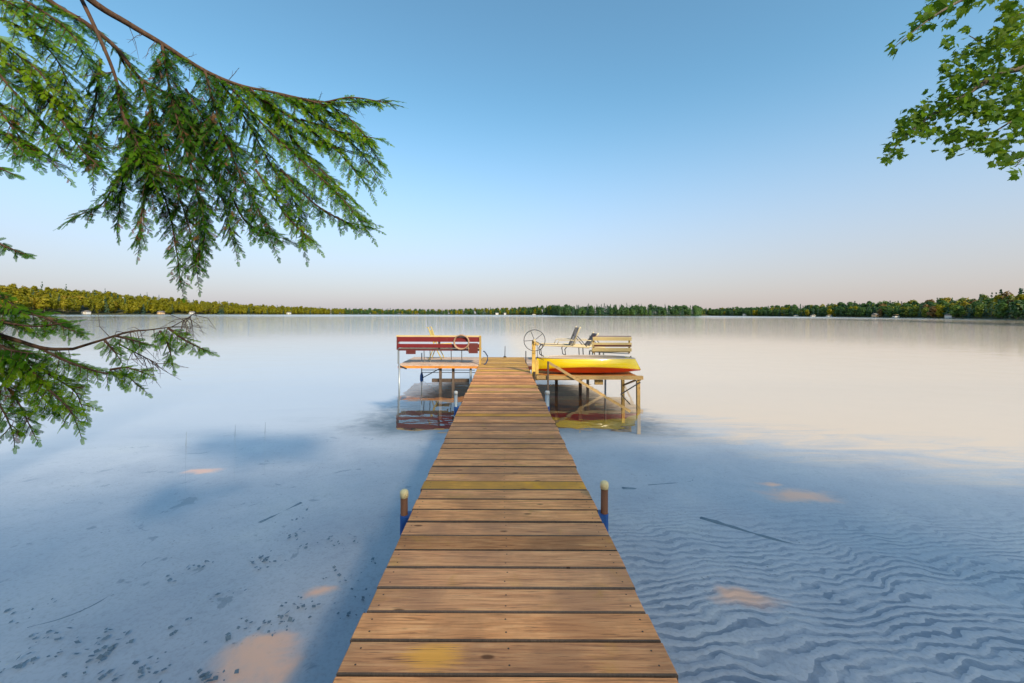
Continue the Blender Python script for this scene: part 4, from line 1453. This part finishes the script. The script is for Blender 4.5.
inst, mass = [], {}
items = []
for X, Yk, pj, r_, want in cand:
    left = pj < 345
    point = 553 < pj < 700
    u = random.random()
    if left:
        kind = 'b' if u < .86 else 'c'
        mat = 'farleaf_sun' if kind == 'b' else 'conifer'
    elif point:
        kind = 'c' if u < .42 else 'b'
        mat = 'farleaf_cool' if kind == 'b' else 'conifer'
    else:
        kind = 'b' if u < .68 else 'c'
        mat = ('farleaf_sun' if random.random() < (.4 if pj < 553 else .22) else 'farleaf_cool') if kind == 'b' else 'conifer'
        if pj > 880 and random.random() < .05:
            mat, kind = 'autumn', 'b'
    idx = random.randrange(len(protos[kind]))
    base_h = {'b': (12, 11, 13), 'c': (14, 15)}[kind][idx]
    s = random.uniform(.72, 1.02)
    hgt = base_h * s
    if hgt > want - .2:
        s = max(.35, (want - .2) / base_h)
        hgt = base_h * s
    z = max(.15, want - hgt)
    if kind == 'c' and r_ >= 3:
        s *= 1.03
    items.append((X, Yk, pj, r_, z, s, kind, idx, mat))

# emergent skyline pines that stand clear of the wood
pines = [(42, 281.5, 'pine standing above the left wood, tallest of the left shore'), (66, 284, 'pine rising above the left wood, second from the left'), (105, 288.5, 'third pine from the left rising above the yellow-green wood'),
         (147, 292.5, 'slim dark pine on the left skyline nearest the hemlock tips')]

score = sorted(range(len(items)), key=lambda i: (items[i][5] * 12 / items[i][1]) * (1.0 if items[i][3] in (0, 1, 4) else .8), reverse=True)
chosen = set(score[:280])
tree_mesh = {}
names = {'b': 'broadleaf_tree', 'c': 'conifer_tree'}


def side(pj):
    return 'left' if pj < 345 else ('middle' if pj < 720 else 'right')


lab = {('left', 'b', 'farleaf_sun'): 'yellow-green broadleaf tree in the sunlit wood along the left far shore',
       ('left', 'c', 'conifer'): 'dark conifer among yellow-green trees along the left far shore',
       ('middle', 'b', 'farleaf_sun'): 'light green broadleaf tree in the low wood straight across the lake',
       ('middle', 'b', 'farleaf_cool'): 'deep green broadleaf tree in the low wood straight across the lake',
       ('middle', 'c', 'conifer'): 'dark conifer in the low wood straight across the lake',
       ('right', 'b', 'farleaf_sun'): 'light yellow-green broadleaf tree in the wood along the right far shore',
       ('right', 'b', 'farleaf_cool'): 'shaded green broadleaf tree in the wood along the right far shore',
       ('right', 'c', 'conifer'): 'dark conifer in the wood along the right far shore',
       ('right', 'b', 'autumn'): 'orange-tinted tree on the slope at the right end of the far shore'}
massV, massA = {}, {}
tree_trunk = []


def trunk_of(store):
    if not store:
        store.append(MB().tube([(0, 0, -.6), (.03, .02, 3), (0, 0, 6.5)], [.2, .15, .08], 6).build('trunk', M['bark2']))
        return store[0]
    t = store[0].copy()
    COL.objects.link(t)
    t.parent = None
    return t


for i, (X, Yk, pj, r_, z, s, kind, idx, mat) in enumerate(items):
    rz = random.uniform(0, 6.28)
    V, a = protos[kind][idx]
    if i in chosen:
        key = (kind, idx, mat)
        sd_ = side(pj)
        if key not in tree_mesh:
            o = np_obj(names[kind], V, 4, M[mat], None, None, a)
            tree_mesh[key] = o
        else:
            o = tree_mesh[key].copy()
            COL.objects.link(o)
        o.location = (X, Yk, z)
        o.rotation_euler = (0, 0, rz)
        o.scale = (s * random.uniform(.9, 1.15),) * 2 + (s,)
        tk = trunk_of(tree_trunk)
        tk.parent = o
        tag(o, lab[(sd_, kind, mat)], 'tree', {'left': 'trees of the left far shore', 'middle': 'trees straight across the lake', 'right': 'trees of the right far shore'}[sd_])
    else:
        c, sn = math.cos(rz), math.sin(rz)
        W = V * s
        W = np.stack([W[..., 0] * c - W[..., 1] * sn + X, W[..., 0] * sn + W[..., 1] * c + Yk, W[..., 2] + z], -1)
        massV.setdefault(mat, []).append(W)
        massA.setdefault(mat, []).append(np.full(len(a), random.random()) * .6 + a * .4)
mats_ = [k for k in massV]
if mats_:
    VV = np.concatenate([np.concatenate(massV[k]) for k in mats_])
    AA = np.concatenate([np.concatenate(massA[k]) for k in mats_])
    mi = np.concatenate([np.full(sum(len(x) for x in massV[k]), j) for j, k in enumerate(mats_)])
    o = np_obj('far_wood', VV, 4, [M[k] for k in mats_], None, mi, AA)
    tag(o, 'mixed wood massed along the far shore of the lake', 'wood', kind='stuff')
for pxp, row, lb in pines:
    V, a = protos['p'][0]
    Yk = shoreY(pxp) + 30
    o = np_obj('pine_tree', V, 4, M['conifer'], None, None, a)
    tk = trunk_of(tree_trunk)
    tk.parent = o
    zt = H + (HY - row + (pxp - CX) * .0035) / F * Yk
    s = .9
    o.location = ((pxp - CX) / F * Yk, Yk, zt - 19 * s)
    o.scale = (s * .8, s * .8, s)
    tag(o, 'dark ' + lb if not lb.startswith('slim') else lb, 'tree', 'skyline pines of the left shore')

# land under the far wood
m, nt = new_mat('far_shore_ground')
g = NT(nt)
geo = g.n('ShaderNodeNewGeometry').outputs['Position']
a1 = g.noise(geo, .2, 5, .6)
g.out(g.pbr(g.mix(a1, (.05, .06, .02), (.10, .085, .05)), .95, spec=.1))
M['farground'] = m
v, f = [], []
pxs = list(np.linspace(-140, 1160, 131))
for pp in pxs:
    Y = shoreY(pp)
    for dY, fz in ((-2.5, None), (1.5, .0), (12, .15), (34, .3), (70, .42)):
        Yk = Y + dY
        X = (pp - CX) / F * Yk
        tz = topz(pp, Yk)
        zg = -.6 if fz is None else .35 + max(0, tz - 11) * fz * 1.6
        v.append((X, Yk, zg))
for i in range(len(pxs) - 1):
    for j in range(4):
        f.append((i * 5 + j, (i + 1) * 5 + j, (i + 1) * 5 + j + 1, i * 5 + j + 1))
tag(mesh_obj('far_shore', v, f, M['farground'], smooth=True), 'low wooded land on the far side of the lake', 'shore', kind='structure')

# cottages and boats along the far shore
M['white'] = paint('white_cottage_paint', (.6, .58, .54), (.5, .47, .43), .6, .3)
M['tancot'] = paint('tan_cottage_paint', (.55, .38, .22), (.36, .22, .12), .6, .3)
M['roof'] = paint('grey_roof', (.16, .15, .15), (.1, .09, .09), .8, .4)
M['glass'] = paint('dark_window', (.02, .03, .04), (.03, .04, .05), .1, .1)
M['blue_canvas'] = paint('blue_canvas', (.05, .15, .35), (.08, .12, .2), .7, .3)


def cottage(px, wm, hm, mat, label):
    wm, hm = wm * .68, hm * .8
    Y = shoreY(px) - .5
    X = (px - CX) / F * Y
    c = empty('cottage', (X, Y, .5), label, 'cottage', 'cottages on the far shore')
    MB().box((X - wm / 2, Y - 2, .3), (X + wm / 2, Y + 2, .5 + hm)).build('wall', mat, c)
    rf = MB()
    z0 = .5 + hm
    rf.add([(X - wm / 2 - .3, Y - 2.3, z0), (X + wm / 2 + .3, Y - 2.3, z0), (X + wm / 2 + .3, Y + 2.3, z0), (X - wm / 2 - .3, Y + 2.3, z0), (X - wm / 2 - .3, Y, z0 + 1.3), (X + wm / 2 + .3, Y, z0 + 1.3)],
           [(0, 1, 5, 4), (2, 3, 4, 5), (0, 4, 3), (1, 2, 5), (3, 2, 1, 0)])
    rf.build('roof', M['roof'], c)
    for t in (-.28, .28):
        MB().box((X + t * wm - .4, Y - 2.04, .9), (X + t * wm + .4, Y - 2.003, .3 + hm * .8)).build('window', M['glass'], c)


def pontoon(px, wm, canvas, label):
    Y = shoreY(px) - 7
    X = (px - CX) / F * Y
    b = empty('pontoon_boat', (X, Y, 0), label, 'boat', 'moored boats along the far shore')
    for yy in (Y - .8, Y + .8):
        MB().tube([(X - wm / 2 - .4, yy, .15), (X - wm / 2, yy, .1), (X + wm / 2, yy, .1), (X + wm / 2 + .1, yy, .1)], [.1, .3, .3, .1], 8).build('pontoon', M['galv'], b)
    MB().box((X - wm / 2, Y - 1.1, .4), (X + wm / 2, Y + 1.1, 1.15)).build('hull', M['white'], b)
    MB().box((X - wm * .32, Y - 1.1, 2.25), (X + wm * .34, Y + 1.1, 2.4)).build('canopy', canvas, b)
    for xx in (-.3, .32):
        MB().tube([(X + xx * wm, Y - 1, 1.15), (X + xx * wm, Y - 1, 2.25)], .05, 5).build('canopy_pole', M['galv'], b)


for px, wm, hm, mt, lb in ((86, 7, 2.3, 'white', 'low white cottage at the water below the left wood, leftmost on the shore'),
                           (161, 8, 2.4, 'tancot', 'tan cottage at the water halfway along the left wood'),
                           (192, 6, 2.4, 'white', 'white cottage by the water below the tips of the hemlock'),
                           (289, 7, 2.6, 'white', 'white cottage where the left wood drops to its low part'),
                           (497, 8, 3.2, 'white', 'white cottage straight across the lake above the dock end'),
                           (505, 6, 3.2, 'white', 'smaller white cottage just right of the one above the dock end'),
                           (745, 6, 2.6, 'white', 'white cottage at the left end of the right far shore'),
                           (876, 6, 2.2, 'tancot', 'tan cottage under trees midway along the right far shore'),
                           (950, 3.6, 1.6, 'white', 'small white cottage nearest the right end of the far shore')):
    cottage(px, wm, hm, M[mt], lb)
for px, wm, cv, lb in ((534, 6, 'white', 'white pontoon boat moored left of the dark wooded point'),
                       (544, 5, 'white', 'smaller white pontoon boat moored close to the dark wooded point'),
                       (796, 4.2, 'blue_canvas', 'blue-canopied pontoon boat moored on the right far shore'),
                       (813, 4.6, 'white', 'white pontoon boat between the blue-canopied one and a tan one on the right'),
                       (829, 4.6, 'tancot', 'tan-canopied pontoon boat on the right far shore'),
                       (896, 3.4, 'tancot', 'pontoon boat with a tan canopy moored before the shaded right wood')):
    pontoon(px, wm, M[cv], lb)

# ------------------------------------------------------------------ sunken wood, reeds and litter
M['sunk'] = paint('waterlogged_wood', (.13, .16, .20), (.24, .26, .28), .95, .7, scale=14)
M['reed'] = leafmat('reed_stem', [(.24, .27, .28), (.28, .30, .30)], 0)


def log(pts, r0, r1, label, name='sunken_log'):
    pts = [onbed(*q) + Vector((random.uniform(-.015, .015), random.uniform(-.03, .03), -r0 * .55 - random.uniform(0, .6) * r1)) for q in pts]
    ln = smooth_line([tuple(q) for q in pts], 4)
    k = len(ln)
    mb = MB().tube(ln, [max(.004, (r0 + (r1 - r0) * i / (k - 1)) * random.uniform(.85, 1.15)) for i in range(k)], 8)
    # stub of a side limb
    a = Vector(ln[k // 2])
    mb.tube([a, a + Vector((.06, .05, .02)) * (r0 / .02 if r0 < .02 else 1)], [r1 * .6, r1 * .2], 5)
    tag(mb.build(name, M['sunk'], smooth=True), label, 'log' if name == 'sunken_log' else 'branch')


log([(28, 629), (62, 620), (95, 606), (120, 590), (136, 574), (144, 564)], .009, .005, 'long thin curved branch lying on the lake bed at lower left', 'sunken_branch')
log([(258, 524), (275, 516), (301, 503)], .035, .03, 'short straight log on the lake bed left of the dock')
log([(700, 516), (735, 527), (775, 538), (808, 546)], .055, .03, 'long dark log on the rippled lake bed right of the dock')
log([(622, 488), (645, 489), (664, 492)], .05, .03, 'dark stub of log on the lake bed beside the right post')
log([(648, 484), (690, 480), (700, 478)], .02, .015, 'thin stick on the lake bed out beyond the right post', 'sunken_branch')
for k, (px, py, hh, lb) in enumerate(((186, 446, .22, 'reed stem, leftmost of the row standing in the left water'), (235, 437, .2, 'thin reed stem between two others in the left water'), (265, 433, .18, 'reed stem nearest the red bench in the left water'))):
    Y = H * F / (py - HY)
    X = (px - CX) / F * Y
    mb = MB().tube([(X, Y, bed_z(X, Y)), (X + .004, Y, -.03), (X + .005, Y, 0), (X + .012, Y, hh * .8)], [.0006, .0008, .0028, .0012], 5)
    tag(mb.build('reed', M['reed']), lb, 'reed', 'reed stems in the left water')
# scattered dark leaves and weed tufts on the bed
O, N, sz = [], [], []
spots = [(40, 640), (62, 655), (60, 636), (95, 660), (105, 655), (107, 636), (158, 665), (150, 672), (85, 668), (310, 548), (260, 560), (264, 568), (226, 594), (300, 452 + 67), (180, 575), (192, 566), (205, 566), (256, 618 - 60), (270, 560), (333, 573), (351, 544), (350, 580), (288, 610), (312, 608), (283, 625), (278, 632), (375, 562), (362, 597), (345, 617), (220, 642), (180, 625), (380, 618), (253, 627), (120, 645), (20, 668), (40, 610), (115, 678), (208, 680), (215, 678), (300, 535), (342, 541)]
for (px, py) in spots:
    c = onbed(px, py, .012)
    w = .03 + .035 * RNG.random()
    k = int(RNG.integers(4, 12))
    for _ in range(k):
        O.append((c.x + RNG.normal(0, w * 1.2), c.y + RNG.normal(0, w * 1.1), c.z + RNG.uniform(0, .015)))
        N.append((RNG.normal(0, .3), RNG.normal(0, .3), 1))
        sz.append(RNG.uniform(.005, .022))
o = np_obj('sunken_leaves', quads_from(np.array(O), np.array(N), np.array(sz)), 4, M['sunk'])
tag(o, 'dark sunken leaves scattered over the lake bed left of the dock', 'leaves', kind='stuff')
